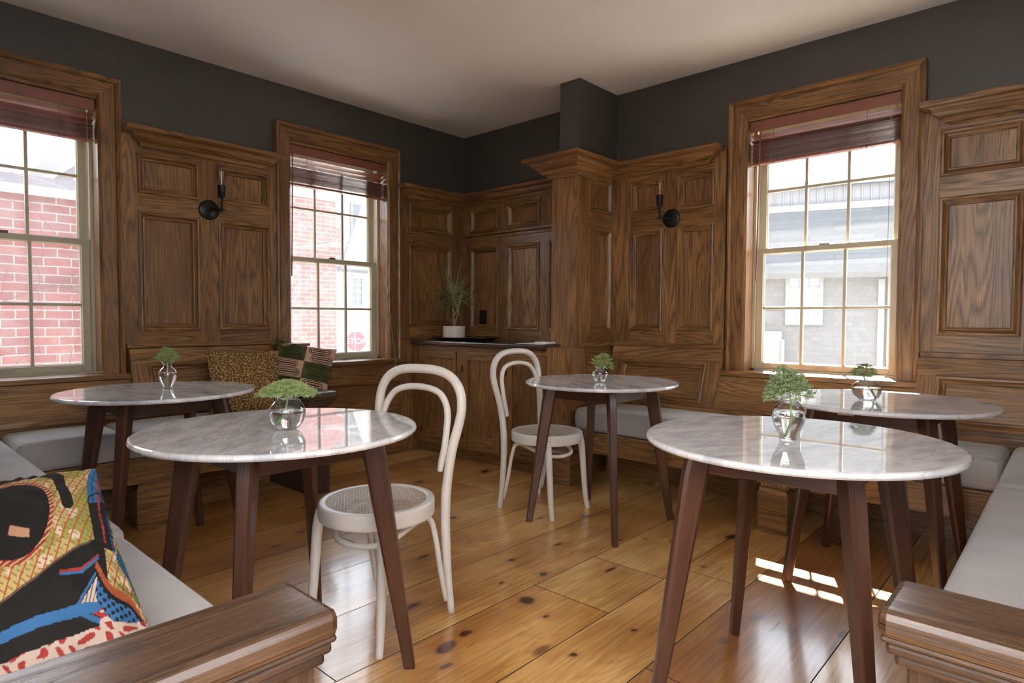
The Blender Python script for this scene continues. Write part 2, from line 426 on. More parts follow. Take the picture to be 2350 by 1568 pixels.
# wall frames: (s along the wall, z up, h out of the wall into the room)
def WA(s, z, h): return (h, s, z)
def WB(s, z, h): return (s, -h, z)
def wbox(mb, fr, s0, s1, z0, z1, h0, h1, grain='z', bevel=0.0):
    a = fr(s0, z0, h0); b = fr(s1, z1, h1)
    g = {'z': 'z', 's': 'y' if abs(fr(1, 0, 0)[1]-fr(0, 0, 0)[1]) > 0.5 else 'x'}[grain]
    return mb.box(min(a[0], b[0]), max(a[0], b[0]), min(a[1], b[1]), max(a[1], b[1]), z0, z1, g, bevel)
def wframe(mb, fr, s0, s1, z0, z1, prof, hmap=None, skip=()):
    """mitred frame moulding; prof = [(inset, height)...]; hmap(s,z)->extra height (for leaning panels)"""
    ou, ov = mb.rnd()
    cs = [(s0, z0, 1, 1), (s1, z0, -1, 1), (s1, z1, -1, -1), (s0, z1, 1, -1)]
    for i in range(4):
        if i in skip: continue
        a, b = cs[i], cs[(i+1) % 4]; ou, ov = mb.rnd(); d = 0
        for (i0, h0), (i1, h1) in zip(prof, prof[1:]):
            L = math.hypot(i1-i0, h1-h0)
            pts = []
            for (c, ins, h) in ((a, i0, h0), (b, i0, h0), (b, i1, h1), (a, i1, h1)):
                S = c[0]+c[2]*ins; Z = c[1]+c[3]*ins
                pts.append(fr(S, Z, h+(hmap(S, Z) if hmap else 0)))
            le = math.dist(pts[0], pts[1])
            mb.quad(pts, ((0, d), (le, d), (le, d+L), (0, d+L)), (ou, ov)); d += L
MOULD = [(0.0, 0.0), (0.0, 0.009), (0.007, 0.013), (0.016, 0.011), (0.024, -0.001), (0.031, -0.008), (0.037, -0.007), (0.041, -0.010), (0.043, -0.022)]
# ------------------------------------------------------------------ floor and shell
H = 2.727
def build_floor():
    mb = MB().colors()
    seams = [-0.3, 0.02, 0.36, 0.70, 1.06, 1.42, 1.795, 2.16, 2.52, 2.88, 3.17, 3.58, 3.93, 4.30, 4.66, 5.0, 5.36, 5.7, 6.1, 6.5, 6.9, 7.3]
    joints = {1.795: [-3.6, -0.9], 2.16: [-2.9, -0.2], 2.52: [-4.2, -1.97, -1.55], 2.88: [-3.3, -1.40], 3.17: [-4.4, -2.2], 3.58: [-3.4], 1.42: [-2.2], 1.06: [-3.2, -1.1]}
    for i in range(len(seams)-1):
        x0, x1 = seams[i], seams[i+1]
        js = sorted(joints.get(x0, [random.uniform(-6, -0.5)]))
        ys = [-7.6]+js+[0.1]
        for a, b in zip(ys, ys[1:]):
            g = 0.0019
            t = random.choice([(1.0, 1.0, 1.0), (1.08, 1.05, 1.0), (0.92, 0.88, 0.84), (1.1, 1.1, 1.1), (0.86, 0.76, 0.68)])
            if x0 == 2.52 and b == -1.97: t = (1.0, .92, .82)
            if x0 == 3.17: t = (0.66, 0.52, 0.50)
            if x0 == 2.88 and a < -1.5: t = (1.1, 1.08, 1.1)
            ou, ov = mb.rnd()
            X = [x0+g, x1-g]; Y = [a+g, b-g]
            pts = [(X[0], Y[0], 0), (X[1], Y[0], 0), (X[1], Y[1], 0), (X[0], Y[1], 0)]
            f = mb.quad(pts, [(p[1], p[0]) for p in pts], (ou, ov))
            for v in f.verts: v[mb.col] = (*t, 1)
    o = mb.obj('floor', FLOOR); tag(o, 'wide knotty amber pine floorboards with dark seams', kind='structure')
    mb = MB(); mb.box(-0.22, 7.4, -7.6, 0.22, -0.12, -0.004)
    mb.obj('floor_gap_underlay', DARKGAP, o)
build_floor()
def build_ceiling():
    mb = MB(); nx, ny = 80, 80
    V = [[None]*(ny+1) for _ in range(nx+1)]
    for i in range(nx+1):
        for j in range(ny+1):
            x = -0.02+7.3*i/nx; y = -7.6+7.62*j/ny
            d = min(x+0.02, 0.02-y)
            dz = 0.016*noise.noise(Vector((x*0.9, y*0.9, 3.1)))+0.010*noise.noise(Vector((x*2.2, y*2.2, 8)))
            dz *= min(1, max(0, d-0.05)*3)
            V[i][j] = mb.bm.verts.new((x, y, H+dz+0.02*math.exp(-max(0, d)/0.25)*0))
    for i in range(nx):
        for j in range(ny):
            f = mb.bm.faces.new((V[i][j], V[i][j+1], V[i+1][j+1], V[i+1][j])); f.smooth = True
    o = mb.obj('ceiling', CEIL, fixn=False); tag(o, 'pale uneven plaster ceiling', kind='structure')
    mb = MB(); mb.box(-0.22, 7.4, -7.6, 0.22, H+0.05, H+0.15); mb.obj('ceiling_slab', CEIL, o)
build_ceiling()
def wall_with_holes(name, fr, s0, s1, holes, mat, th, label, z1=H+0.1):
    mb = MB(); cur = s0
    for (a, b, za, zb) in sorted(holes):
        wbox(mb, fr, cur, a, 0, z1, -th, 0); wbox(mb, fr, a, b, 0, za, -th, 0); wbox(mb, fr, a, b, zb, z1, -th, 0); cur = b
    wbox(mb, fr, cur, s1, 0, z1, -th, 0)
    return tag(mb.obj(name, mat), label, kind='structure')
ZB, ZT = 0.775, 2.345
W1 = (-3.696, -2.856); W2 = (-1.702, -0.862); W3 = (2.588, 3.423)
wall_with_holes('wall_left', WA, -7.6, 0.22, [(W1[0], W1[1], ZB-.03, ZT), (W2[0], W2[1], ZB-.03, ZT)], WALLPAINT, 0.22, 'charcoal painted wall above the oak panelling on the left')
wall_with_holes('wall_back', WB, -0.22, 7.4, [(W3[0], W3[1], ZB-.03, ZT)], WALLPAINT, 0.22, 'charcoal painted wall with the bright window on the right')
mb = MB(); mb.box(1.455, 1.622, -0.462, 0, 2.15, H+0.03); mb.box(1.455, 1.595, -0.462, 0, 0, 2.15); tag(mb.obj('wall_chase', WALLPAINT), 'charcoal boxed-out chase above the oak pilaster', kind='structure')
def WE(s, z, h): return (7.2-h, s, z)
def WS(s, z, h): return (s, -7.5+h, z)
wall_with_holes('wall_right', WE, -7.6, 0.2, [(-5.6, -4.2, 0.8, 2.4), (-3.0, -1.6, 0.8, 2.4)], PLAINWALL, 0.2, 'plain side wall behind the camera')
wall_with_holes('wall_front', WS, -0.2, 7.4, [(2.3, 3.7, 0.8, 2.4), (4.7, 6.1, 0.8, 2.4)], PLAINWALL, 0.2, 'plain wall behind the camera')
mb = MB(); mb.box(0, 3.05, -4.16, -4.0, 0, H+.03); tag(mb.obj('wall_partition_left', WALLPAINT), 'partition behind the near left bench', kind='structure')
mb = MB(); mb.box(4.62, 4.78, -2.72, 0, 0, H+.03); tag(mb.obj('wall_partition_right', WALLPAINT), 'partition behind the right bench', kind='structure')
# ------------------------------------------------------------------ windows
def window(name, fr, s0, s1, label, cas_b=ZB, sill_out=(0.125, 0.125), far=False):
    root = empty(name, fr((s0+s1)/2, ZB, 0), label=label, kind='structure')
    inv = Matrix.Translation(root.location).inverted()
    def P(mb, n, m, par=root, **k):
        o = mb.obj(n, m, par); o.matrix_local = inv if par is root else Matrix.Identity(4); return o
    # casing: flat board with raised back band
    cw = 0.108
    prof = [(0.0, 0.0), (0.0, 0.048), (0.012, 0.052), (0.024, 0.044), (0.030, 0.030), (cw-0.010, 0.030), (cw-0.004, 0.026), (cw+0.0055, 0.018), (cw+0.0055, -0.02)]
    mb = MB()
    a, b = s0-cw, s1+cw; top = ZT+0.117
    for side in (0, 1):
        ou, ov = mb.rnd(); d = 0
        for (i0, h0), (i1, h1) in zip(prof, prof[1:]):
            q = (lambda ins: a+ins) if side == 0 else (lambda ins: b-ins)
            pts = [fr(q(i0), cas_b, h0), fr(q(i1), cas_b, h1), fr(q(i1), top-i1, h1), fr(q(i0), top-i0, h0)]
            L = math.hypot(i1-i0, h1-h0)
            mb.quad(pts, ((cas_b, d), (cas_b, d+L), (top, d+L), (top, d)), (ou, ov)); d += L
    ou, ov = mb.rnd(); d = 0
    for (i0, h0), (i1, h1) in zip(prof, prof[1:]):
        L = math.hypot(i1-i0, h1-h0)
        pts = [fr(a+i0, top-i0, h0), fr(a+i1, top-i1, h1), fr(b-i1, top-i1, h1), fr(b-i0, top-i0, h0)]
        mb.quad(pts, ((a, d), (a, d+L), (b, d+L), (b, d)), (ou, ov)); d += L
    P(mb, 'casing', OAK)
    # jamb lining
    mb = MB()
    wbox(mb, fr, s0-.02, s0+.004, ZB, ZT, -0.22, 0.012); wbox(mb, fr, s1-.004, s1+.02, ZB, ZT, -0.22, 0.012)
    wbox(mb, fr, s0+.004, s1-.004, ZT-.012, ZT+.01, -0.22, 0.012, 's')
    P(mb, 'jamb_lining', OAK)
    # sill
    mb = MB()
    wbox(mb, fr, s0-sill_out[0], s1+sill_out[1], ZB-0.030, ZB, -0.10, 0.105, 's', 0.006)
    wbox(mb, fr, s0-.02, s1+.02, ZB-0.03, ZB-0.004, -0.22, -0.10, 's')
    P(mb, 'sill', OAK)
    # vinyl frame with tracks
    mb = MB()
    for (x0, x1) in ((s0+.004, s0+.020), (s1-.020, s1-.004)):
        wbox(mb, fr, x0, x1, ZB, ZT-.012, -0.205, -0.10); 
    wbox(mb, fr, s0+.004, s0+.03, ZB, ZT-.012, -0.160, -0.154); wbox(mb, fr, s1-.03, s1-.004, ZB, ZT-.012, -0.160, -0.154)
    wbox(mb, fr, s0+.004, s1-.004, ZB, ZB+.012, -0.205, -0.10, 's'); wbox(mb, fr, s0+.004, s1-.004, ZT-.03, ZT-.012, -0.205, -0.10, 's')
    P(mb, 'window_frame', VINYL)
    for (nm, z0, z1, h0, h1, br, tr, mz) in (('lower_sash', ZB+.012, 1.553, -0.150, -0.118, 0.038, 0.034, 1.172), ('upper_sash', 1.520, ZT-.02, -0.192, -0.162, 0.034, 0.045, 1.918)):
        mb = MB(); st = 0.042
        A, B = s0+.020, s1-.020
        wbox(mb, fr, A, A+st, z0, z1, h0, h1, 'z', .003); wbox(mb, fr, B-st, B, z0, z1, h0, h1, 'z', .003)
        wbox(mb, fr, A+st, B-st, z0, z0+br, h0, h1, 's', .003); wbox(mb, fr, A+st, B-st, z1-tr, z1, h0, h1, 's', .003)
        # glazing beads
        wframe(mb, fr, A+st, B-st, z0+br, z1-tr, [(0, h1-.004), (0.006, h1-.010), (0.007, h0+.010)])
        sash = P(mb, nm, VINYL)
        gh = (h0+h1)/2
        mb = MB()
        for k in (1, 2):
            x = A+st+(B-A-2*st)*k/3
            wbox(mb, fr, x-.009, x+.009, z0+br, z1-tr, gh-.008, h1-.003, 'z', .004)
        wbox(mb, fr, A+st, B-st, mz-.009, mz+.009, gh-.008, h1-.004, 's', .004)
        P(mb, 'muntin_grid', VINYL, sash)
        mb = MB()
        mb.quad([fr(A+st, z0+br, gh), fr(B-st, z0+br, gh), fr(B-st, z1-tr, gh), fr(A+st, z1-tr, gh)])
        P(mb, 'pane', PANE_DUSTY if fr is WB else PANE, sash)
        if nm == 'lower_sash':
            mb = MB(); c = (s0+s1)/2
            wbox(mb, fr, c-.028, c+.028, z1, z1+.008, h0+.004, h1-.002, 's', .003); wbox(mb, fr, c-.012, c+.030, z1+.008, z1+.016, h0+.010, h0+.020, 's', .003)
            P(mb, 'sash_lock', BRASS, sash)
            mb = MB(); wbox(mb, fr, c-.042, c+.042, z0+.008, z0+.028, h1, h1+.003, 's', .001); wbox(mb, fr, c-.018, c+.018, z0+.014, z0+.02, h1+.003, h1+.006, 's')
            P(mb, 'tilt_label', flat('sash_label', (0.36, 0.31, 0.24), 0.4) if not bpy.data.materials.get('sash_label') else bpy.data.materials['sash_label'], sash)
    # exterior trim
    mb = MB()
    wframe(mb, fr, s0-.06, s1+.06, ZB-.08, ZT+.06, [(0, -0.26), (0.06, -0.26), (0.06, -0.20)])
    P(mb, 'exterior_trim', VINYL)
    return root
window('window_1', WA, *W1, 'left window looking onto the low brick wall with vines')
window('window_2', WA, *W2, 'middle window with the stop sign outside')
window('window_3', WB, *W3, 'bright sunlit window on the right wall')
def simple_window(name, fr, s0, s1, z0, z1, label):  # unseen windows, added as openings for the fill lamps
    mb = MB()
    wframe(mb, fr, s0-.1, s1+.1, z0-.1, z1+.1, [(0, 0), (0, .03), (.1, .03), (.1, -.19)])
    c = (s0+s1)/2
    wbox(mb, fr, c-.02, c+.02, z0, z1, -.12, -.08); wbox(mb, fr, s0, s1, (z0+z1)/2-.02, (z0+z1)/2+.02, -.12, -.08, 's')
    tag(mb.obj(name, OAK), label, kind='structure')
simple_window('window_4', WE, -5.6, -4.2, .8, 2.4, 'unseen side wall window added behind the camera for fill light')
simple_window('window_5', WE, -3.0, -1.6, .8, 2.4, 'unseen side wall window added beside the right partition for fill light')
simple_window('window_6', WS, 2.3, 3.7, .8, 2.4, 'unseen front wall window added behind the camera for fill light')
simple_window('window_7', WS, 4.7, 6.1, .8, 2.4, 'second unseen front wall window added behind the camera for fill light')
# ------------------------------------------------------------------ oak panelling
def panelling(name, fr, s0, s1, cells, z0, z1, label, h=0.034, base=0.0):
    """cells: list of (sa, sb, za, zb) recessed panels; the rest is stiles and rails"""
    root = empty(name, fr((s0+s1)/2, z0, 0), label=label, kind='structure')
    inv = Matrix.Translation(root.location).inverted()
    cols = sorted({(c[0], c[1]) for c in cells})
    mb = MB()
    cur = s0
    for (a, b) in cols:       # stiles
        wbox(mb, fr, cur, a, z0, z1, base, h, 'z'); cur = b
    wbox(mb, fr, cur, s1, z0, z1, base, h, 'z')
    for (a, b) in cols:       # rails
        zs = sorted((c[2], c[3]) for c in cells if (c[0], c[1]) == (a, b)); z = z0
        for (za, zb) in zs:
            wbox(mb, fr, a, b, z, za, base, h-.0007, 's'); z = zb
        wbox(mb, fr, a, b, z, z1, base, h-.0007, 's')
    o = mb.obj('stile_and_rail', OAK, root); o.matrix_local = inv
    for c in cells:
        mb = MB(); wbox(mb, fr, c[0], c[1], c[2], c[3], base-.002, base+min(.012, h-.016), 'z'); o = mb.obj('panel', OAK, root); o.matrix_local = inv
        mb = MB(); wframe(mb, fr, *c, [(i, hh+h) for i, hh in MOULD]); o = mb.obj('panel_moulding', OAK, root); o.matrix_local = inv
    return root, inv
ROWS = ((1.020, 1.730), (1.838, 2.072))
# cornice profile: (h, z)
CORN = [(0.0, 2.205), (0.150, 2.205), (0.154, 2.200), (0.154, 2.184), (0.148, 2.178), (0.120, 2.176), (0.108, 2.166), (0.100, 2.150), (0.084, 2.136), (0.066, 2.128), (0.060, 2.118), (0.056, 2.108), (0.042, 2.102), (0.036, 2.092), (0.0, 2.092)]
def cornice(mb, fr, s0, s1, ret0=True, ret1=True, prof=CORN, ofs=0.0):
    """moulded shelf with returned (hipped) ends: the moulding shrinks towards the ends"""
    ou, ov = mb.rnd(); n = len(prof)
    def end(s, hh, sg, ret):
        k = max(0.0, 0.150-hh) if ret else 0.0
        return s+sg*k
    A = [fr(end(s0, h, 1, ret0), z, h+ofs) for h, z in prof]; B = [fr(end(s1, h, -1, ret1), z, h+ofs) for h, z in prof]
    A[0] = fr(s0, prof[0][1], ofs) if ret0 else A[0]; B[0] = fr(s1, prof[0][1], ofs) if ret1 else B[0]
    d = 0
    for i in range(n-1):
        L = math.dist(prof[i], prof[i+1])
        mb.quad([A[i], A[i+1], B[i+1], B[i]], ((s0, d), (s0, d+L), (s1, d+L), (s1, d)), (ou, ov)); d += L
    for E_, s, ret in ((A, s0, ret0), (B, s1, ret1)):
        back = [fr(s if i < 1 else (s+(1 if E_ is A else -1)*max(0.0, 0.150-prof[i][0]) if ret else s), prof[i][1], ofs-0.0) for i in range(n)]
        for i in range(n-1):
            vs = [E_[i], E_[i+1], back[i+1], back[i]]
            try: mb.quad(vs, ((0, 0), (.02, 0), (.02, .1), (0, .1)), (ou, ov))
            except ValueError: pass
# wall A pier between the windows
r, inv = panelling('trim_1', WA, -2.746, -1.795, [(-2.668, -2.320, *ROWS[0]), (-2.205, -1.862, *ROWS[0]), (-2.668, -2.320, *ROWS[1]), (-2.205, -1.862, *ROWS[1])], 0.945, 2.20, 'oak panelling with four panels between the two left windows')
mb = MB(); cornice(mb, WA, -2.748, -1.79); o = mb.obj('cornice', OAK, r); o.matrix_local = inv
mb = MB(); wbox(mb, WA, -2.74, -1.80, 0.918, 0.948, 0, 0.045, 's', .006); o = mb.obj('chair_rail', OAK, r); o.matrix_local = inv
# wall A right of window 2 up to the corner
r, inv = panelling('trim_2', WA, -0.755, 0.0, [(-0.662, -0.184, 1.048, 1.718), (-0.662, -0.184, 1.83, 2.05)], 0.945, 2.18, 'dark oak panelling between the middle window and the corner')
mb = MB(); cornice(mb, WA, -0.80, 0.0, True, False, [(h_*0.8, z_-0.012) for h_, z_ in CORN]); o = mb.obj('cornice', OAK, r); o.matrix_local = inv
mb = MB(); wbox(mb, WA, -0.755, 0, 0.918, 0.948, 0, 0.045, 's', .006); wbox(mb, WA, -0.755, 0, 0.0, 0.918, 0, 0.020, 's'); wbox(mb, WA, -0.755, -0.64, 0.0, 0.918, 0.02, 0.034, 'z'); wbox(mb, WA, -0.64, 0, 0.0, 0.16, 0.02, 0.034, 's')
o = mb.obj('lower_boarding', OAK, r); o.matrix_local = inv
# wall B recess
r, inv = panelling('trim_3', WB, 0.03, 1.455, [(0.115, 0.458, 1.006, 1.722), (0.560, 0.916, 1.006, 1.722), (1.02, 1.36, 1.006, 1.722), (0.115, 0.458, 1.86, 2.062), (0.560, 0.916, 1.86, 2.062), (1.02, 1.36, 1.86, 2.062)], 0.90, 2.19, 'oak panelling with a plate ledge above the built-in cabinet')
mb = MB(); cornice(mb, WB, 0.03, 1.46, False, False, [(h_*0.72, z_-0.006) for h_, z_ in CORN]); o = mb.obj('cornice', OAK, r); o.matrix_local = inv
mb = MB(); wbox(mb, WB, 0.03, 1.455, 1.822, 1.842, 0.02, 0.085, 's', .004); wbox(mb, WB, 0.03, 1.455, 1.795, 1.822, 0.02, 0.045, 's', .004); o = mb.obj('plate_ledge', OAK, r); o.matrix_local = inv
# pilaster
XC = 1.6218
def WP(s, z, h): return (XC-0.02+h, s, z)
r, inv = panelling('trim_4', WP, -0.485, 0.0, [(-0.357, -0.072, 1.012, 1.738), (-0.357, -0.072, 1.852, 2.082)], 0.0, 2.17, 'tall oak pilaster projecting beside the cabinet', h=0.022)
mb = MB(); mb.box(1.407, XC-0.018, -0.487, 0, 0, 2.18, 'z'); mb.box(1.407, XC+0.0036, -0.489, -0.46, 0.0, 2.18, 'z'); o = mb.obj('front_plank', OAK, r); o.matrix_local = inv
PC = [(0.0, 2.205), (0.150, 2.205), (0.154, 2.200), (0.154, 2.182), (0.148, 2.176), (0.112, 2.174), (0.100, 2.150), (0.082, 2.132), (0.062, 2.118), (0.052, 2.100), (0.030, 2.092), (0.020, 2.07), (0.0, 2.068)]
mb = MB()
def ring_pt(k, h):  # corners of the pilaster footprint offset outward by h
    x0, x1, y0 = 1.407, XC, -0.485
    if k == 0: return (x0-h, 0.0)
    if k == 1: return (x0-h, y0-h)
    if k == 2: return (x1+h*0.75, y0-h)
    return (x1+h*0.75, -0.10)
for k in range(3):
    ou, ov = mb.rnd(); d = 0
    for (h0, z0), (h1, z1) in zip(PC, PC[1:]):
        p = [ring_pt(k, h0), ring_pt(k+1, h0), ring_pt(k+1, h1), ring_pt(k, h1)]; L = math.hypot(h1-h0, z1-z0); le = math.dist(p[0], p[1])
        mb.quad([(p[0][0], p[0][1], z0), (p[1][0], p[1][1], z0), (p[2][0], p[2][1], z1), (p[3][0], p[3][1], z1)], ((0, d), (le, d), (le, d+L), (0, d+L)), (ou, ov)); d += L
o = mb.obj('capital_cornice', OAK, r); o.matrix_local = inv
# wall B pier
r, inv = panelling('trim_5', WB, XC, 2.463, [(1.762, 2.018, *ROWS[0]), (2.128, 2.386, *ROWS[0]), (1.762, 2.018, *ROWS[1]), (2.128, 2.386, *ROWS[1])], 0.93, 2.20, 'oak panelling with four panels between pilaster and right window')
mb = MB(); cornice(mb, WB, XC+.02, 2.452, False, True); o = mb.obj('cornice', OAK, r); o.matrix_local = inv
mb = MB(); wbox(mb, WB, XC+.02, 2.466, 0.903, 0.935, 0, 0.045, 's', .006); mb.box(XC, XC+.028, -0.487, -0.03, 0.905, 0.935, 'y', .005); o = mb.obj('chair_rail', OAK, r); o.matrix_local = inv
# wall B right of window 3
r, inv = panelling('trim_6', WB, 3.530, 4.62, [(3.600, 3.945, *ROWS[0]), (4.06, 4.42, *ROWS[0]), (3.600, 3.945, *ROWS[1]), (4.06, 4.42, *ROWS[1])], 0.93, 2.20, 'oak panelling right of the bright window')
mb = MB(); cornice(mb, WB, 3.522, 4.62, True, False); o = mb.obj('cornice', OAK, r); o.matrix_local = inv
mb = MB(); wbox(mb, WB, 3.535, 4.62, 0.903, 0.935, 0, 0.045, 's', .006); o = mb.obj('chair_rail', OAK, r); o.matrix_local = inv
def WC(s, z, h): return (4.62-h, s, z)
r, inv = panelling('trim_7', WC, -2.72, -0.05, [(-2.6, -2.0, *ROWS[0]), (-1.85, -1.25, *ROWS[0]), (-1.1, -.5, *ROWS[0]), (-2.6, -2.0, *ROWS[1]), (-1.85, -1.25, *ROWS[1]), (-1.1, -.5, *ROWS[1])], 0.93, 2.20, 'oak panelling above the right side bench')
def WD(s, z, h): return (s, -4.0+h, z)
r, inv = panelling('trim_8', WD, 0.05, 3.05, [(.15, .85, *ROWS[0]), (1.0, 1.7, *ROWS[0]), (1.85, 2.8, *ROWS[0]), (.15, .85, *ROWS[1]), (1.0, 1.7, *ROWS[1]), (1.85, 2.8, *ROWS[1])], 0.93, 2.20, 'oak panelling above the near left bench')
r, inv = panelling('trim_9', WA, -4.0, W1[0]-.11, [(-3.97, -3.83, *ROWS[0])], 0.93, 2.20, 'narrow oak panelling left of the left window')
# ------------------------------------------------------------------ banquettes
SEAT, RB, RT = 0.515, 0.235, 0.372
def lean(mb, fr, s0, s1, z0, h0, z1, h1, board=0.02, z_base=None):
    """leaning back board: from (z1,h1) at the top to (z0,h0) at the bottom"""
    def fn(t, p): return fr(t, p[0], p[1])
    mb.prism([(z0, h0-board), (z0, h0), (z1, h1), (z1, h1-board)], fn, s0, s1)
def back_panel(root, inv, fr, s0, s1, z1=0.915, z0=0.535, h1=0.045, h0=0.175, field=True):
    hm = lambda s, z: h1+(z1-z)/(z1-z0)*(h0-h1)
    mb = MB()
    def plate(a, b, za, zb, lift, vert):
        pts = [fr(a, za, hm(0, za)+lift), fr(b, za, hm(0, za)+lift), fr(b, zb, hm(0, zb)+lift), fr(a, zb, hm(0, zb)+lift)]
        ou, ov = mb.rnd()
        uv = [(q, s) if vert else (s, q) for s, q in ((a, za), (b, za), (b, zb), (a, zb))]
        mb.quad(pts, uv, (ou, ov))
    m = 0.085
    a, b = s0+m, s1-m; za, zb = z0+0.03, z1-0.085
    plate(s0, s1, zb, z1, 0.02, False); plate(s0, s1, z0, za, 0.02, False)
    plate(s0, a, za, zb, 0.02, True); plate(b, s1, za, zb, 0.02, True)
    # closed ends down to the wall
    for s in (s0, s1):
        mb.quad([fr(s, z0, 0), fr(s, z0, hm(0, z0)+.02), fr(s, z1, hm(0, z1)+.02), fr(s, z1, 0)], ((0, 0), (0, .1), (.4, .1), (.4, 0)), mb.rnd())
    mb.quad([fr(s0, z1, 0), fr(s1, z1, 0), fr(s1, z1, h1+.02), fr(s0, z1, h1+.02)], ((0, 0), (1, 0), (1, .1), (0, .1)), mb.rnd())
    o = mb.obj('back_frame', OAK, root); o.matrix_local = inv
    mb = MB()
    pts = [fr(a, za, hm(0, za)), fr(b, za, hm(0, za)), fr(b, zb, hm(0, zb)), fr(a, zb, hm(0, zb))]
    mb.quad(pts, [(a, za), (b, za), (b, zb), (a, zb)], mb.rnd()); o = mb.obj('back_panel', OAK, root); o.matrix_local = inv
    mb = MB(); wframe(mb, fr, a, b, za, zb, [(i, hh+.02) for i, hh in MOULD], lambda s, z: hm(s, z)); o = mb.obj('panel_moulding', OAK, root); o.matrix_local = inv
def apron_board(mb, fr, s0, s1):
    def fn(t, p): return fr(t, p[0], p[1])
    mb.prism([(0.535, 0.0), (0.535, 0.185), (0.56, 0.180), (0.742, 0.095), (0.742, 0.0)], fn, s0, s1)
def foot_block(root, inv, x0, x1, y0, y1):
    mb = MB()
    mb.box(x0, x1, y0, y1, 0, 0.205, 'x' if x1-x0 > y1-y0 else 'y', .004)
    def sh(z0, z1, i0, i1):
        c = [(x0+i0, y0+i0, z0), (x1-i0, y0+i0, z0), (x1-i0, y1-i0, z0), (x0+i0, y1-i0, z0)]; d = [(x0+i1, y0+i1, z1), (x1-i1, y0+i1, z1), (x1-i1, y1-i1, z1), (x0+i1, y1-i1, z1)]
        for k in range(4): mb.quad([c[k], c[(k+1) % 4], d[(k+1) % 4], d[k]], ((0, 0), (.1, 0), (.1, .02), (0, .02)), mb.rnd())
    sh(0.205, 0.222, -0.001, 0.010); sh(0.222, 0.238, 0.004, 0.014); sh(.236, .237, .002, .05)
    mb.box(x0+.014, x1-.014, y0+.014, y1-.014, 0.20, RT-.002, 'z')
    o = mb.obj('foot_block', OAK, root); o.matrix_local = inv
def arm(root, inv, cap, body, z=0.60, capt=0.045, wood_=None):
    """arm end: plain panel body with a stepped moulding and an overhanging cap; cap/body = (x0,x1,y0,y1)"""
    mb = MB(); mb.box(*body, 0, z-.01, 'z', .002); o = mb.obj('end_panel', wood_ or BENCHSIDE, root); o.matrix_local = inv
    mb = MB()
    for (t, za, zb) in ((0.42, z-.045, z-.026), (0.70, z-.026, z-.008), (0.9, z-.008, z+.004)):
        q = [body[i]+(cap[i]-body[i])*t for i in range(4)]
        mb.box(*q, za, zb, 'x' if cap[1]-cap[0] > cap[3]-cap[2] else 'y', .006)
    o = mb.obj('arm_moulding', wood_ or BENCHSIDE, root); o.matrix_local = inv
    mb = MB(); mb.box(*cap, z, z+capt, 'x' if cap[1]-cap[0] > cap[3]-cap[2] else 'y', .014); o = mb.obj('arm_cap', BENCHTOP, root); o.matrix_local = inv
# bench A along the left wall
bA = empty('banquette_bench', (0.3, -2.9, 0), label='oak built-in bench under the two left windows with a stepped arm at its right end', cat='bench')
iA = Matrix.Translation(bA.location).inverted()
def part(mb, n, m, root, inv):
    o = mb.obj(n, m, root); o.matrix_local = inv; return o
mb = MB(); mb.box(0.545, 0.572, -3.385, -1.94, RB, RT-.006, 'y', .003); mb.box(0.54, 0.585, -3.385, -1.94, RT-.012, RT, 'y', .004); part(mb, 'seat_rail', OAK, bA, iA)
mb = MB(); mb.box(0.13, 0.56, -3.385, -1.94, RT-.03, RT-.004, 'y'); part(mb, 'seat_board', OAK, bA, iA)
mb = MB(); mb.box(0.14, 0.16, -3.385, -1.94, 0, RT-.03, 'y'); part(mb, 'kick_board', OAK, bA, iA)
foot_block(bA, iA, 0.42, 0.585, -2.862, -2.680)
back_panel(bA, iA, WA, -2.735, -1.80)
mb = MB(); apron_board(mb, WA, -3.387, -2.735); part(mb, 'back_apron', OAK, bA, iA)
mb = MB(); wbox(mb, WA, -3.387, -1.94, RT-.02, 0.538, 0, 0.165, 's'); part(mb, 'back_plinth', OAK, bA, iA)
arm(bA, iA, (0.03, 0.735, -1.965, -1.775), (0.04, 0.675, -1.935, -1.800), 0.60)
mb = MB(); mb.box(0.03, 0.20, -1.85, -1.72, 0.647, 0.875, 'z'); mb.box(0.02, 0.215, -1.862, -1.705, 0.875, 0.892, 'x', .004); mb.box(0.02, 0.225, -1.872, -1.695, 0.892, 0.908, 'x', .004); mb.box(0.02, 0.245, -1.885, -1.680, 0.908, 0.928, 'x', .005)
part(mb, 'back_post', OAK, bA, iA)
# window 2 apron beyond the bench end
mb = MB(); wbox(mb, WA, -1.80, -0.757, 0.0, 0.742, 0, 0.030, 's'); wbox(mb, WA, -1.80, -0.757, 0.60, 0.742, 0.03, 0.05, 's', .003); wbox(mb, WA, -1.80, -0.757, 0.0, 0.15, 0.03, 0.045, 's', .003); wbox(mb, WA, -1.80, -.757, .585, .603, .03, .06, 's', .004)
tag(mb.obj('trim_10', OAK), 'oak boarding under the middle window', kind='structure')
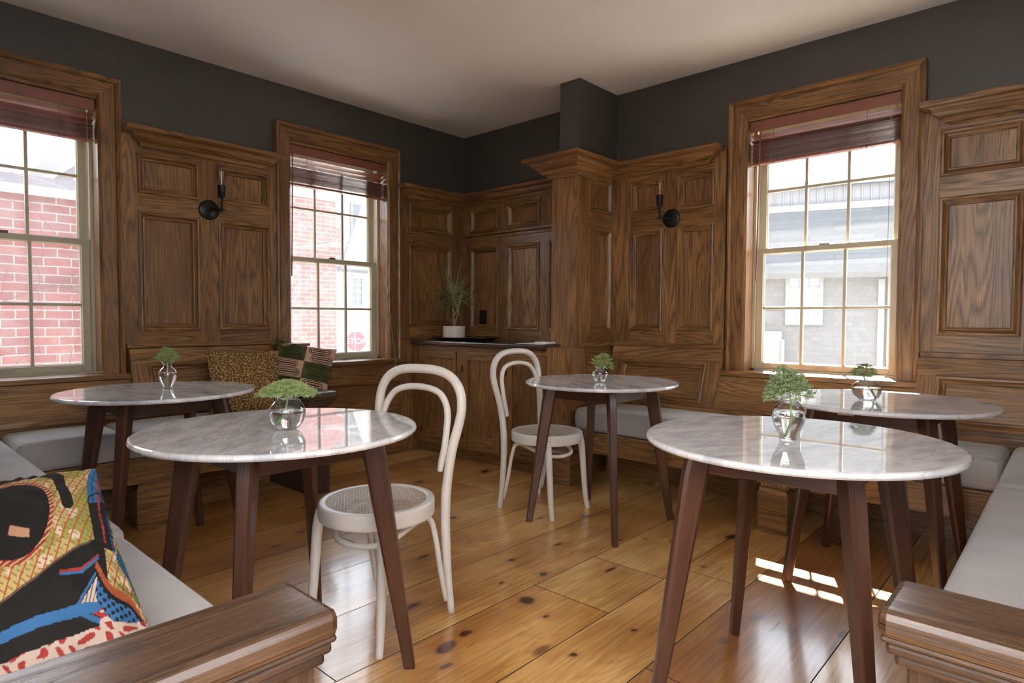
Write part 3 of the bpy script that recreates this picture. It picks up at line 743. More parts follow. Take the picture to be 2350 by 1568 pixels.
# bench B along the back wall
bB = empty('banquette_bench', (2.9, -0.35, 0), label='oak built-in bench under the bright right window with leaning panelled back', cat='bench')
iB = Matrix.Translation(bB.location).inverted()
mb = MB(); mb.box(1.66, 3.96, -0.615, -0.588, RB, RT-.006, 'x', .003); mb.box(1.66, 3.96, -0.628, -0.58, RT-.012, RT, 'x', .004); part(mb, 'seat_rail', OAK, bB, iB)
mb = MB(); mb.box(1.64, 3.97, -0.60, -0.13, RT-.03, RT-.004, 'x'); part(mb, 'seat_board', OAK, bB, iB)
mb = MB(); mb.box(1.66, 3.97, -0.16, -0.14, 0, RT-.03, 'x'); part(mb, 'kick_board', OAK, bB, iB)
foot_block(bB, iB, 2.935, 3.085, -0.668, -0.50)
foot_block(bB, iB, 1.495, 1.705, -0.652, -0.50)
mb = MB(); mb.box(1.492, 1.702, -0.642, -0.49, 0.20, 0.905, 'z', .002); part(mb, 'end_panel', OAK, bB, iB)
back_panel(bB, iB, WB, XC+.03, 2.468, 0.905)
back_panel(bB, iB, WB, 3.532, 4.40, 0.905)
mb = MB(); apron_board(mb, WB, 2.468, 3.532); part(mb, 'back_apron', OAK, bB, iB)
mb = MB(); wbox(mb, WB, 1.66, 4.40, RT-.02, 0.538, 0, 0.200, 's'); wbox(mb, WB, 1.66, 4.40, .538, .552, 0, .192, 's', .003); part(mb, 'back_plinth', OAK, bB, iB)
# bench L along the near left partition
bL = empty('banquette_bench', (1.7, -3.7, 0), label='oak built-in bench at near left with a broad worn arm cap', cat='bench')
iL = Matrix.Translation(bL.location).inverted()
mb = MB(); mb.box(0.59, 3.15, -3.412, -3.388, RB, RT-.006, 'x', .003); part(mb, 'seat_rail', OAK, bL, iL)
mb = MB(); mb.box(0.13, 3.15, -3.98, -3.40, RT-.03, RT-.004, 'x'); part(mb, 'seat_board', OAK, bL, iL)
mb = MB(); mb.box(0.40, 3.15, -3.70, -3.68, 0, RT-.03, 'x'); part(mb, 'kick_board', OAK, bL, iL)
mb = MB(); apron_board(mb, WA, -3.98, -3.387); wbox(mb, WA, -3.98, -3.387, RT-.02, 0.538, 0, 0.165, 's'); part(mb, 'side_apron', OAK, bL, iL)
back_panel(bL, iL, WD, 0.20, 3.04, 0.905, .535, .03, .10)
mb = MB(); wbox(mb, WD, .13, 3.04, RT-.02, .538, 0, .11, 's'); part(mb, 'back_plinth', OAK, bL, iL)
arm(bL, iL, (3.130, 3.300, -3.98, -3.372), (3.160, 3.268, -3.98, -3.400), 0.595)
# bench R along the right partition
bR = empty('banquette_bench', (4.3, -1.4, 0), label='oak built-in bench at the right edge with a square near arm cap', cat='bench')
iR = Matrix.Translation(bR.location).inverted()
mb = MB(); mb.box(3.965, 3.990, -2.64, -0.20, RB, RT-.006, 'y', .003); part(mb, 'seat_rail', OAK, bR, iR)
mb = MB(); mb.box(3.975, 4.58, -2.64, -0.20, RT-.03, RT-.006, 'y'); part(mb, 'seat_board', OAK, bR, iR)
mb = MB(); mb.box(4.50, 4.52, -2.64, -0.64, 0, RT-.03, 'y'); part(mb, 'kick_board', OAK, bR, iR)
back_panel(bR, iR, WC, -2.71, -0.215, 0.905)
mb = MB(); wbox(mb, WC, -2.71, -.21, RT-.02, .538, 0, .19, 's'); part(mb, 'back_plinth', OAK, bR, iR)
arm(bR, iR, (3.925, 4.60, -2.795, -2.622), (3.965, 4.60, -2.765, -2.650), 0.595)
# ------------------------------------------------------------------ cushions
def cushion(x0, x1, y0, y1, z0, z1, label, crown=0.012, r=0.028, ripple=0.0, seed=0):
    mb = MB(); bm = mb.bm
    L = (x1-x0, y1-y0, z1-z0); c = Vector(((x0+x1)/2, (y0+y1)/2, z0))
    root = empty('seat_cushion', c, label=label, cat='cushion')
    def stations(l, n):
        e = [0, .004, .010, .017, .024, .032]
        mid = [e[-1]+(l-2*e[-1])*k/n for k in range(1, n)]
        return e+mid+[l-q for q in e[::-1]]
    sx, sy, sz = stations(L[0], max(4, int(L[0]/.03))), stations(L[1], max(4, int(L[1]/.03))), [0, .004, .012, .024, L[2]/2, L[2]-.024, L[2]-.012, L[2]-.004, L[2]]
    cache = {}
    def V(x, y, z):
        k = (round(x, 5), round(y, 5), round(z, 5))
        if k in cache: return cache[k]
        p = Vector((x-L[0]/2, y-L[1]/2, z))
        q = Vector((max(-L[0]/2+r, min(L[0]/2-r, p.x)), max(-L[1]/2+r, min(L[1]/2-r, p.y)), max(r, min(L[2]-r, p.z))))
        d = p-q
        if d.length > 1e-9: p = q+d.normalized()*min(r, d.length*1.0 if d.length < r else r)
        u, v = p.x/(L[0]/2), p.y/(L[1]/2)
        if p.z > L[2]*.5:
            f = (1-abs(u)**4)*(1-abs(v)**4)*(p.z-L[2]*.5)/(L[2]*.5)
            wx, wy = x+x0, y+y0
            p.z += f*crown+f*0.004*noise.noise(Vector((wx*5, wy*5, seed)))
            if ripple: p.z += f*ripple*(math.sin(wy*95+5*noise.noise(Vector((wx*3, wy*3, seed))))*.5+.2)*max(0, noise.noise(Vector((wx*4, wy*2.3, seed+4)))+.35)
        side = (1-abs(2*z/L[2]-1)**2)*0.006
        if abs(u) > .97: p.x += math.copysign(side, u)
        if abs(v) > .97: p.y += math.copysign(side, v)
        cache[k] = bm.verts.new(p); return cache[k]
    def grid(A, B, fn):
        for a, a2 in zip(A, A[1:]):
            for b, b2 in zip(B, B[1:]):
                try: f = bm.faces.new((fn(a, b), fn(a2, b), fn(a2, b2), fn(a, b2))); f.smooth = True
                except ValueError: pass
    grid(sx, sy, lambda a, b: V(a, b, 0)); grid(sx, sy, lambda a, b: V(a, b, L[2]))
    grid(sx, sz, lambda a, b: V(a, 0, b)); grid(sx, sz, lambda a, b: V(a, L[1], b))
    grid(sy, sz, lambda a, b: V(0, a, b)); grid(sy, sz, lambda a, b: V(L[0], a, b))
    mb.obj('cushion_cover', LINEN, root)
    mb = MB(); k = r*.32; zt = L[2]-r*.36
    for zz in (zt, r*.36):
        hx, hy, rr_ = L[0]/2-k*.7, L[1]/2-k*.7, r*.8; P_ = []
        for cx_, cy_, a0 in ((hx-rr_, hy-rr_, 0), (-hx+rr_, hy-rr_, 90), (-hx+rr_, -hy+rr_, 180), (hx-rr_, -hy+rr_, 270)):
            for q in range(5):
                aa = math.radians(a0+q*22.5); P_.append((cx_+rr_*math.cos(aa), cy_+rr_*math.sin(aa), zz))
        mb.tube(P_, 0.0022, 6, 1, closed=True)
    mb.obj('piping', PIPING, root)
    return root
cushion(0.185, 0.592, -3.345, -2.915, RT, SEAT, 'grey linen seat cushion under the left window, beyond the near bench', seed=1)
cushion(0.190, 0.592, -2.905, -1.945, RT, SEAT, 'grey linen seat cushion carrying the gold and green pillows', seed=2)
cushion(1.708, 3.925, -0.618, -0.208, RT, SEAT, 'long pale linen cushion on the bench under the bright right window', seed=3)
cushion(0.195, 2.205, -3.88, -3.368, RT, SEAT+.004, 'grey linen cushion at far end of the near left bench', ripple=.004, seed=4)
cushion(2.215, 3.125, -3.88, -3.372, RT, SEAT-.012, 'grey linen cushion beside the near left arm cap, under the bright print pillow', seed=5)
cushion(3.945, 4.42, -1.125, -0.215, RT, SEAT+.004, 'grey linen cushion on the right bench nearest the back wall', seed=6)
cushion(3.945, 4.42, -2.618, -1.135, RT, SEAT+.004, 'rippled grey linen cushion on the right bench behind its arm cap', ripple=.011, seed=7)
# ------------------------------------------------------------------ tables
def make_table():
    root = empty('marble_table', (0, 0, 0))
    mb = MB(); R = 0.410
    mb.lathe([(0, .746), (R-.012, .746), (R-.004, .748), (R, .753), (R, .758), (R-.003, .763), (R-.008, .765), (0, .765)], 128)
    mb.bm.normal_update()
    for f in mb.bm.faces: f.smooth = abs(f.normal.z) < .5
    mb.obj('marble_top', MARBLE, root)
    mb = MB(); a = 0.178
    for (x0, x1, y0, y1, g) in ((-a, a, -a-.011, -a+.011, 'x'), (-a, a, a-.011, a+.011, 'x'), (-a-.011, -a+.011, -a, a, 'y'), (a-.011, a+.011, -a, a, 'y')):
        mb.box(x0, x1, y0, y1, .672, .746, g, .002)
    mb.obj('apron', WALNUT, root)
    for sx in (-1, 1):
        for sy in (-1, 1):
            mb = MB()
            dg = Vector((sx, sy, 0)).normalized(); tn = Vector((-dg.y, dg.x, 0)); ou, ov = mb.rnd()
            secs = [(0.746, .268, .034, .022), (0.66, .285, .034, .0215), (0.0, .389, .0165, .014)]
            rings = []
            for (z, d, rr, tt) in secs:
                cc = dg*d; ch = .30
                prof = [(-1, -1+ch), (-1+ch, -1), (1-ch, -1), (1, -1+ch), (1, 1-ch), (1-ch, 1), (-1+ch, 1), (-1, 1-ch)]
                rings.append(([mb.bm.verts.new(cc+dg*(p[0]*rr)+tn*(p[1]*tt)+Vector((0, 0, z))) for p in prof], z))
            for (A, za), (B, zb) in zip(rings, rings[1:]):
                for k in range(8):
                    f = mb.bm.faces.new((A[k], A[(k+1) % 8], B[(k+1) % 8], B[k]))
                    for lp, q in zip(f.loops, ((za, k*.02), (za, k*.02+.02), (zb, k*.02+.02), (zb, k*.02))): lp[mb.uv].uv = (q[0]+ou, q[1]+ov)
            mb.bm.faces.new(rings[0][0]); mb.bm.faces.new(rings[-1][0][::-1])
            mb.obj('leg', WALNUT, root)
    return root
proto = make_table()
TABLES = [((1.01, -2.885), 'white marble round table with walnut legs in front of the left windows, farthest left', 20, None),
          ((2.345, -2.975), 'white marble round table at centre left reflecting the brick wall, white chair pushed against it', 140, None),
          ((2.245, -1.098), 'smallest-looking white marble round table in front of the oak pilaster', -25, None),
          ((3.562, -2.070), 'nearest white marble round table at right, mirroring the bright window', 75, (0, 1)),
          ((3.545, -0.945), 'white marble round table tucked against the bench under the bright window', 200, (0, 1))]
tabs = []
for i, (p, lab, rot, pl) in enumerate(TABLES):
    t = proto if i == 0 else copy_tree(proto)
    t.location = (p[0], p[1], 0); tag(t, lab, 'table', 'round marble tables')
    top = [x for x in bpy.data.objects if x.parent == t and x.name.startswith('marble_top')][0]
    top.rotation_euler.z = math.radians(rot)
    tabs.append(t)
for t, side in ((tabs[3], 'px'), (tabs[4], 'ny')):
    mb = MB(); mb.box(-.030, .030, -.0015, .0015, -.010, .010, 'x', .001)
    m4 = Matrix.Translation((0.192, 0.02, 0.71)) @ Matrix.Rotation(PI/2, 4, 'Z') if side == 'px' else Matrix.Translation((-0.085, -0.191, 0.722))
    pl = mb.obj('name_plate', PLATE, t, mat4=m4); tag(pl, 'pale metal maker plate')
    text_obj('plate_lettering', 'ARTICLE', .0105, .0003, PLATEINK, pl, Matrix.Translation((0, -.0016, 0)) @ Matrix.Rotation(PI/2, 4, 'X'))
# ------------------------------------------------------------------ bentwood chairs
def cane_mat():
    m, nt, b = new_mat('woven_cane'); g = N(nt)
    t = g.n('ShaderNodeTexCoord').outputs['Object']
    s = g.n('ShaderNodeSeparateXYZ'); g.l(t, s.inputs[0]); x, y = s.outputs[0], s.outputs[1]
    P_ = 0.0150
    def strand(v, period, w_):
        a = g.math('PINGPONG', g.math('ADD', v, 10.0), period/2)
        return g.math('LESS_THAN', a, w_)
    u = g.math('ADD', x, y); v = g.math('SUBTRACT', x, y)
    def pair(q): return g.math('LESS_THAN', g.math('ABSOLUTE', g.math('SUBTRACT', g.math('PINGPONG', g.math('ADD', q, 10.0), P_/2), 0.0021)), 0.0008)
    m1 = g.math('MAXIMUM', pair(x), pair(y))
    m2 = g.math('MAXIMUM', strand(u, P_, 0.0011), strand(v, P_, 0.0011))
    mask = g.math('MAXIMUM', m1, m2)
    c = g.ramp(g.noise(t, 90, 2), [(0.3, (0.50, 0.41, 0.34)), (0.7, (0.70, 0.61, 0.53))])
    g.l(c, b.inputs['Base Color']); b.inputs['Roughness'].default_value = 0.45
    g.l(mask, b.inputs['Alpha'])
    g.bump(m1, 0.5, 0.002, b)
    return m
CANE = cane_mat()
def make_chair():
    root = empty('bentwood_chair')
    mb = MB(); R = 0.205
    mb.lathe([(R-.030, .450), (R-.028, .4545), (R-.024, .456), (R-.006, .4565), (R-.002, .4550), (R, .4515), (R+.0005, .445), (R+.0005, .408), (R-.001, .402), (R-.004, .399), (R-.008, .398), (R-.026, .398), (R-.030, .400), (R-.030, .450)], 72, sx=.99)
    mb.obj('seat_ring', WHITEPAINT, root)
    mb = MB(); mb.lathe([(0, .4495), (R*.5, .4500), (R-.029, .4535)], 64); o = mb.obj('cane_seat', CANE, root); tag(o, 'woven cane seat panel')
    # outer hoop: rear legs and back in one bent piece
    half = [(.178, .205, 0), (.172, .193, .12), (.168, .183, .28), (.168, .182, .42), (.172, .192, .52), (.182, .206, .62), (.196, .224, .70), (.202, .236, .765), (.191, .242, .825), (.155, .246, .872), (.094, .248, .898), (0, .249, .905)]
    pts = [(-a, b, c) for a, b, c in half]+[(a, b, c) for a, b, c in half[-2::-1]]
    rad = [.0130, .0150, .0175, .0185]+[.0178]*(len(half)-4); rad = rad+rad[-2::-1]
    mb = MB(); mb.tube(pts, rad, 14, 5); mb.obj('back_hoop', WHITEPAINT, root)
    half = [(.146, .176, .535), (.152, .180, .575), (.160, .188, .63), (.160, .200, .69), (.156, .212, .735), (.140, .222, .780), (.108, .229, .815), (.060, .233, .831), (0, .234, .836)]
    pts = [(-a, b, c) for a, b, c in half]+[(a, b, c) for a, b, c in half[-2::-1]]
    mb = MB(); mb.tube(pts, [.010]+[.0125]*(len(pts)-2)+[.010], 12, 5); mb.obj('inner_hoop', WHITEPAINT, root)
    for s in (-1, 1):
        mb = MB(); mb.tube([(s*.148, -.125, .425), (s*.153, -.138, .36), (s*.156, -.150, .22), (s*.160, -.162, .08), (s*.166, -.176, 0)], [.0190, .0188, .0172, .0148, .0128], 14, 5); mb.obj('front_leg', WHITEPAINT, root)
    # bent under-seat brace running round the front and down both rear legs
    half = [(.173, .178, .055), (.168, .150, .18), (.163, .128, .30), (.156, .110, .368), (.150, .075, .388), (.146, .02, .378), (.132, -.055, .352), (.088, -.112, .333), (0, -.135, .327)]
    pts = [(-a, b, c) for a, b, c in half]+[(a, b, c) for a, b, c in half[-2::-1]]
    mb = MB(); mb.tube(pts, [.0085]+[.0105]*(len(pts)-2)+[.0085], 10, 5); mb.obj('brace', WHITEPAINT, root)
    return root
ch = make_chair()
ch.location = (2.310, -2.60, 0); ch.rotation_euler.z = math.radians(12)
tag(ch, 'white bentwood cane chair pushed up to the centre left marble table', 'chair', 'white bentwood chairs')
ch2 = copy_tree(ch); ch2.location = (1.890, -1.125, 0); ch2.rotation_euler.z = math.radians(90)
tag(ch2, 'white bentwood cane chair in front of the built-in cabinet', 'chair', 'white bentwood chairs')
# ------------------------------------------------------------------ cabinet
cab = empty('storage_cabinet', (0.75, -0.3, 0), label='dark oak built-in cabinet with three doors in the back corner', cat='cabinet')
iC = Matrix.Translation(cab.location).inverted()
YF = -0.62; CX0, CX1 = 0.036, 1.49
mb = MB(); mb.box(CX0, CX1, YF+.02, -0.03, 0.085, 0.885, 'x'); mb.box(CX0, CX1, YF+.05, -.05, 0, .085, 'x'); part(mb, 'carcass', OAK, cab, iC)
mb = MB()
mb.box(CX0, CX1, YF, YF+.02, 0.845, 0.885, 'x'); mb.box(CX0, CX1, YF, YF+.02, 0.085, 0.098, 'x')
for a, b in ((CX0, .15), (.571, .640), (1.036, 1.100), (1.478, CX1)): mb.box(a, b, YF-.0006, YF+.02, 0.085, .885, 'z')
part(mb, 'face_frame', OAK, cab, iC)
for di, (a, b, kx) in enumerate(((.153, .568, .50), (.643, 1.033, .992), (1.103, 1.475, 1.14))):
    mb = MB(); st = .055
    mb.box(a, a+st, YF-.006, YF+.014, .10, .842, 'z', .002); mb.box(b-st, b, YF-.006, YF+.014, .10, .842, 'z', .002)
    mb.box(a+st, b-st, YF-.005, YF+.014, .10, .205, 'x', .002); mb.box(a+st, b-st, YF-.005, YF+.014, .782, .842, 'x', .002); mb.box(a+st-.01, b-st+.01, YF+.004, YF+.012, .19, .79, 'z')
    d = part(mb, 'door', OAK, cab, iC)
    if di == 1:
        mb = MB(); mb.lathe([(0, 0), (.006, 0), (.005, .010), (.012, .016), (.014, .022), (.010, .028), (0, .030)], 20)
        k = mb.obj('door_knob', BLACK, d); k.matrix_local = Matrix.Translation((kx, YF-.005, .635)) @ Matrix.Rotation(PI/2, 4, 'X')
    for hz in (.69, .17):
        mb = MB(); mb.box(a-.008, a+.004, YF-.010, YF-.002, hz, hz+.045); mb.obj('hinge', BLACK, d)
mb = MB(); mb.box(CX0, CX1+.002, YF-.035, -0.03, .885, .922, 'x', .010); part(mb, 'counter_top', wood('dark_counter', (0.035, 0.018, 0.012), (0.07, 0.036, 0.024), (0.11, 0.06, 0.04), rough=.22), cab, iC)
# outlet
mb = MB(); wbox(mb, WB, .232, .312, 1.055, 1.175, .030, .036, 's', .002); wbox(mb, WB, .252, .292, 1.07, 1.105, .036, .040, 's', .002); wbox(mb, WB, .252, .292, 1.125, 1.16, .036, .040, 's', .002)
tag(mb.obj('power_outlet', BLACK), 'black double power outlet on the dark back panelling', 'outlet')
# tray, pot and plant
mb = MB(); mb.lathe([(0, .004), (.19, .004), (.215, .010), (.262, .026), (.272, .028), (.274, .025), (.262, .020), (.21, .002), (.19, 0), (0, 0)], 64, (0, 0, 0), sx=1.25, sy=.80)
o = mb.obj('serving_tray', PEWTER); o.location = (.40, -.36, .9225); tag(o, 'oval tarnished metal tray on the cabinet top', 'tray')
PX, PY = .255, -.36
mb = MB(); mb.lathe([(0, 0), (.086, 0), (.092, .004), (.094, .012), (.094, .106), (.091, .110), (.087, .108), (.087, .09), (0, .088)], 48)
pl = empty('potted_plant', (PX, PY, .927), label='spiky dracaena in a white ceramic pot on the tray', cat='plant')
mb.obj('pot', POT, pl)
mb = MB(); mb.lathe([(0, .094), (.05, .096), (.0865, .092)], 24); mb.obj('soil', DARKGAP, pl)
mb = MB()
heads = []
for (dx, dy, h_) in ((-.028, .01, .36), (.012, -.01, .42), (.038, .012, .34)):
    mb.tube([(0.0, 0, .09), (dx*.3, dy*.3, .14), (dx*.9, dy, .22), (dx*1.2, dy*1.3, h_)], [.008, .007, .005, .005], 8, 4)
    heads.append((dx*1.2, dy*1.3, h_))
mb.obj('stem', BARK, pl)
mb = MB(); rs = random.Random(5)
for hx, hy, hz in heads:
    for k in range(26):
        az = rs.uniform(0, 2*PI); el = rs.uniform(-.15, 1.25); L = rs.uniform(.23, .42); droop = rs.uniform(.2, 1.0)*(1.25-el)*.55
        d = Vector((math.cos(az)*math.cos(el), math.sin(az)*math.cos(el)*.8, math.sin(el)))
        side = Vector((-math.sin(az), math.cos(az), 0)); prev = None
        o_ = Vector((hx, hy, hz-rs.uniform(0, .09)))
        for q in range(9):
            t = q/8; p = o_+d*L*t+Vector((0, 0, -droop*L*t*t)); p.x = max(p.x, -.205+.01*q/8); p.y = min(p.y, .31); w_ = .0088*math.sin(PI*min(1, t*.92+.08))**.6*(1.05-t)
            w2 = side*w_
            a = mb.bm.verts.new(p-w2); b = mb.bm.verts.new(p+Vector((0, 0, -w_*.5))); c = mb.bm.verts.new(p+w2)
            if prev:
                for f in ((prev[0], prev[1], b, a), (prev[1], prev[2], c, b)): mb.bm.faces.new(f).smooth = True
            prev = (a, b, c)
o = mb.obj('foliage', LEAF, pl)
mb = MB(); mb.box(1.20, 1.44, -.63, -.44, .9225, .926, 'x', .001); o = mb.obj('paper_sheet', PAPER); tag(o, 'white paper sheet lying on the cabinet top', 'paper')
mb = MB(); mb.box(1.35, 1.46, -.60, -.50, .9265, .940, 'x', .002); o = mb.obj('paper_stack', PAPER); tag(o, 'small stack of pale cards at the cabinet end', 'paper')
mb = MB(); mb.lathe([(0, 0), (.028, 0), (.030, .004), (.031, .085), (.029, .085), (.0275, .006), (0, .006)], 32)
o = mb.obj('drinking_glass', VASEGLASS); o.location = (1.372, -.40, .9225); tag(o, 'clear glass beside the oak pilaster on the cabinet top', 'glass')
# ------------------------------------------------------------------ vases with flowers
def vase(name, pos, prof, wz, label, z0=.765):
    root = empty(name, (pos[0], pos[1], z0), label=label, cat='vase')
    n = len(prof)
    inner = [(max(0, r-.0022), z+(.004 if z < .012 else 0)) for r, z in prof[::-1]]
    mb = MB(); mb.lathe([(0, .001)]+prof, 56); mb.obj('vase_glass', VASEGLASS, root)
    # water fills the lower part
    wp = [(0, .0072)]
    for (r, z), (r2, z2) in zip(prof, prof[1:]):
        if z2 <= z: continue
        if z < wz:
            if z >= .006: wp.append((max(0, r-.0026), z))
            if z2 >= wz:
                t = (wz-z)/(z2-z); wp.append((r+(r2-r)*t-.0026, wz))
    wp.append((0, wz))
    mb = MB(); mb.lathe(wp, 56); mb.obj('water', WATER, root)
    return root
def smoothprof(pts, k=5):
    P = [Vector((p[0], p[1], 0)) for p in pts]; Q = []
    for i in range(len(P)-1):
        p0, p1, p2, p3 = P[max(i-1, 0)], P[i], P[i+1], P[min(i+2, len(P)-1)]
        for j in range(k):
            t = j/k; v = 0.5*((2*p1)+(-p0+p2)*t+(2*p0-5*p1+4*p2-p3)*t*t+(-p0+3*p1-3*p2+p3)*t**3); Q.append((max(.001, v.x), v.y))
    Q.append(pts[-1]); return Q
def umbel(label, root_pos, stem, head, R, tall, nr, mat, seed, droop=.35, tilt=(0, 0), nf=16, rs_=1.0):
    """stem: list of points relative to root; head: centre where the rays start; dome of tiny florets"""
    rs = random.Random(seed)
    root = empty('cut_flower', root_pos, label=label, cat='flower')
    mb = MB(); mb.tube(stem, [.0030]*len(stem), 8, 5); o = mb.obj('stem', STEMG, root)
    mbr = MB(); mbf = MB(); hp = Vector(head); T = Matrix.Rotation(tilt[0], 4, 'X') @ Matrix.Rotation(tilt[1], 4, 'Y')
    for i in range(nr):
        az = 2.399963*i; rr = math.sqrt((i+.5)/nr)
        x, y = rr*math.cos(az)*R, rr*math.sin(az)*R
        z = tall*(1-rr**2*(1-droop))*rs.uniform(.85, 1.1)
        end = hp+(T @ Vector((x*rs.uniform(.9, 1.08), y*rs.uniform(.9, 1.08), z)))
        mid = hp+(end-hp)*.5+(T @ Vector((x*.12, y*.12, -.1*tall)))
        mbr.tube([hp, mid, end], [.0009, .0007, .0006], 3, 2, cap=False)
        for q in range(nf):
            a2 = rs.uniform(0, 2*PI); r2 = R*.21*math.sqrt(rs.random())*rs_; c = end+(T @ Vector((math.cos(a2)*r2, math.sin(a2)*r2, rs.uniform(.0, .006)-r2*.25)))
            if q % 3 == 0: mbr.tube([end-(end-hp)*.12, c], .0004, 3, 1, cap=False)
            s = rs.uniform(.0011, .0021)
            vs = [mbf.bm.verts.new(c+Vector(d)*s) for d in ((1, 0, 0), (-1, 0, 0), (0, 1, 0), (0, -1, 0), (0, 0, 1), (0, 0, -1))]
            for f in ((0, 2, 4), (2, 1, 4), (1, 3, 4), (3, 0, 4), (2, 0, 5), (1, 2, 5), (3, 1, 5), (0, 3, 5)): mbf.bm.faces.new([vs[k] for k in f])
    mbr.obj('rays', STEMG, root); mbf.obj('florets', mat, root)
    return root
BAL = smoothprof([(.019, 0), (.021, .004), (.0195, .008), (.021, .013), (.031, .035), (.0385, .060), (.0385, .080), (.030, .098), (.0195, .110), (.0175, .119), (.023, .131), (.031, .141)])
GLO = smoothprof([(.020, 0), (.030, .004), (.044, .020), (.052, .045), (.051, .066), (.040, .085), (.030, .093), (.0285, .098), (.031, .103), (.030, .106), (.032, .109)])
PIT = smoothprof([(.021, 0), (.024, .003), (.031, .018), (.041, .042), (.040, .056), (.030, .066), (.022, .073), (.023, .080), (.027, .086)])
V1 = (.968, -2.835); V2 = (2.398, -2.985); V3 = (2.290, -1.175); V4 = (3.562, -2.118); V5 = (3.500, -0.985)
vase('flower_vase', V1, [(r*1.0, z*.93) for r, z in BAL], .075, 'clear baluster vase on the far left marble table')
vase('flower_vase', V2, [(r*1.0, z*.98) for r, z in GLO], .058, 'clear globe vase on the centre left marble table')
vase('flower_vase', V3, PIT, .036, 'small clear pot-bellied vase on the table before the pilaster')
vase('flower_vase', V4, [(r*1.12, z*1.02) for r, z in BAL], .080, 'tall clear baluster vase on the nearest marble table')
vase('flower_vase', V5, [(r*1.08, z*.85) for r, z in GLO], .050, 'clear globe vase on the sunlit table under the bright window')
umbel('round pale green flower head in the far left baluster vase', (*V1, .765), [(-.002, .0, .008), (.0, .0, .06), (.0, .0, .11), (.0, 0, .125)], (0, 0, .125), .050, .068, 70, FLOR, 1, droop=.15, nf=26)
umbel('wide flat green flower head in the centre left globe vase', (*V2, .765), [(-.028, -.020, .010), (-.008, -.006, .045), (.001, 0, .09), (.001, 0, .118)], (.001, 0, .112), .082, .034, 120, FLOR, 2, droop=-.25, nf=34)
umbel('pale green umbel leaning right in the small pot-bellied vase', (*V3, .765), [(-.020, -.016, .034), (-.024, -.016, .058), (-.008, -.004, .076), (.010, .008, .092)], (.008, .006, .088), .062, .070, 46, FLOR, 3, droop=.0, tilt=(.0, .35), nf=22)
umbel('large grey green flower head in the tall baluster vase', (*V4, .765), [(-.006, -.005, .012), (.004, .004, .06), (.003, 0, .12), (-.004, -.004, .150)], (-.004, -.004, .140), .062, .062, 90, FLORD, 4, droop=-.35, tilt=(.1, -.12), nf=40)
umbel('dark green flower head in the sunlit globe vase', (*V5, .765), [(.024, .020, .010), (.006, .004, .055), (-.008, -.006, .090), (-.010, -.008, .108)], (-.010, -.008, .104), .052, .044, 46, FLORD, 5, droop=.0, nf=26)
# ------------------------------------------------------------------ blinds
def blind(fr, s0, s1, label, open_z, stack0, stack1, wand_s, wand_z, tilt=-.012, cord=None):
    c = fr((s0+s1)/2, ZT, -0.04)
    root = empty('venetian_blind', c, label=label, cat='blind'); inv = Matrix.Translation(Vector(c)).inverted()
    a, b = s0+.014, s1-.014
    mb = MB(); wbox(mb, fr, a-.004, b+.004, ZT-.078, ZT-.014, -.012, -.002, 's', .004); wbox(mb, fr, a, b, ZT-.060, ZT-.014, -.066, -.012, 's', .002); part(mb, 'valance', BLIND, root, inv)
    def slat(mb, z, tl=0.0, zr=0.0):
        n = 6; w_ = .050; prev = None
        for k in range(n+1):
            h = -.064+w_*k/n; bow = .004*(1-(2*k/n-1)**2); dz = tl*(k/n-.5)
            row = [mb.bm.verts.new(fr(a, z+bow+dz+zr, h)), mb.bm.verts.new(fr(b, z+bow+dz, h)), mb.bm.verts.new(fr(b, z+bow+dz-.0022, h)), mb.bm.verts.new(fr(a, z+bow+dz-.0022+zr, h))]
            if prev:
                for i in range(4): mb.bm.faces.new((prev[i], prev[(i+1) % 4], row[(i+1) % 4], row[i]))
            else: mb.bm.faces.new(row)
            prev = row
        mb.bm.faces.new(prev[::-1])
    for z in open_z:
        mb = MB(); slat(mb, z, .020); part(mb, 'slat', BLIND, root, inv)
    mb = MB(); z = stack0; rs = random.Random(int(s0*100)); i = 0
    while z > stack1+.018:
        slat(mb, z, .003+rs.uniform(-.002, .002)); z -= .0052+rs.uniform(0, .0022); i += 1
    part(mb, 'slat_stack', BLIND, root, inv)
    mb = MB(); wbox(mb, fr, a, b, stack1-.002, stack1+.013, -.064, -.014, 's', .004); part(mb, 'bottom_rail', BLIND, root, inv)
    mb = MB(); rs = random.Random(3)
    for f_ in (.17, .80):
        mb = MB(); s = a+(b-a)*f_
        mb.tube([fr(s, ZT-.06, -.012), fr(s, stack0, -.010)], .0012, 5, 1)
        zz = stack0; pts = []
        k = 0
        while zz > stack1:
            pts.append(fr(s+rs.uniform(-.012, .012), zz, -.010+.006*(k % 2))); zz -= .0065; k += 1
        mb.tube(pts, .0013, 4, 2)
        pts = [fr(s+.02+rs.uniform(-.008, .008), stack0-.0065*q, -.010+.006*(q % 2)) for q in range(k)]
        mb.tube(pts, .0013, 4, 2)
        mb.tube([fr(s, stack1+.01, -.012), fr(s, stack1-.008, -.012)], .004, 6, 1)
        part(mb, 'ladder_cord', CORD, root, inv)
    if wand_s is not None:
        mb = MB(); mb.tube([fr(wand_s, ZT-.075, .004), fr(wand_s-.004, (ZT+wand_z)/2, .003), fr(wand_s-.012, wand_z, .002)], [.004, .0045, .005], 8, 3); part(mb, 'tilt_wand', BLIND, root, inv)
    if cord:
        mb = MB()
        for j, (pts) in enumerate(cord): mb.tube([fr(*p) for p in pts], .0013, 5, 5)
        part(mb, 'pull_cord', CORDW, root, inv)
    return root
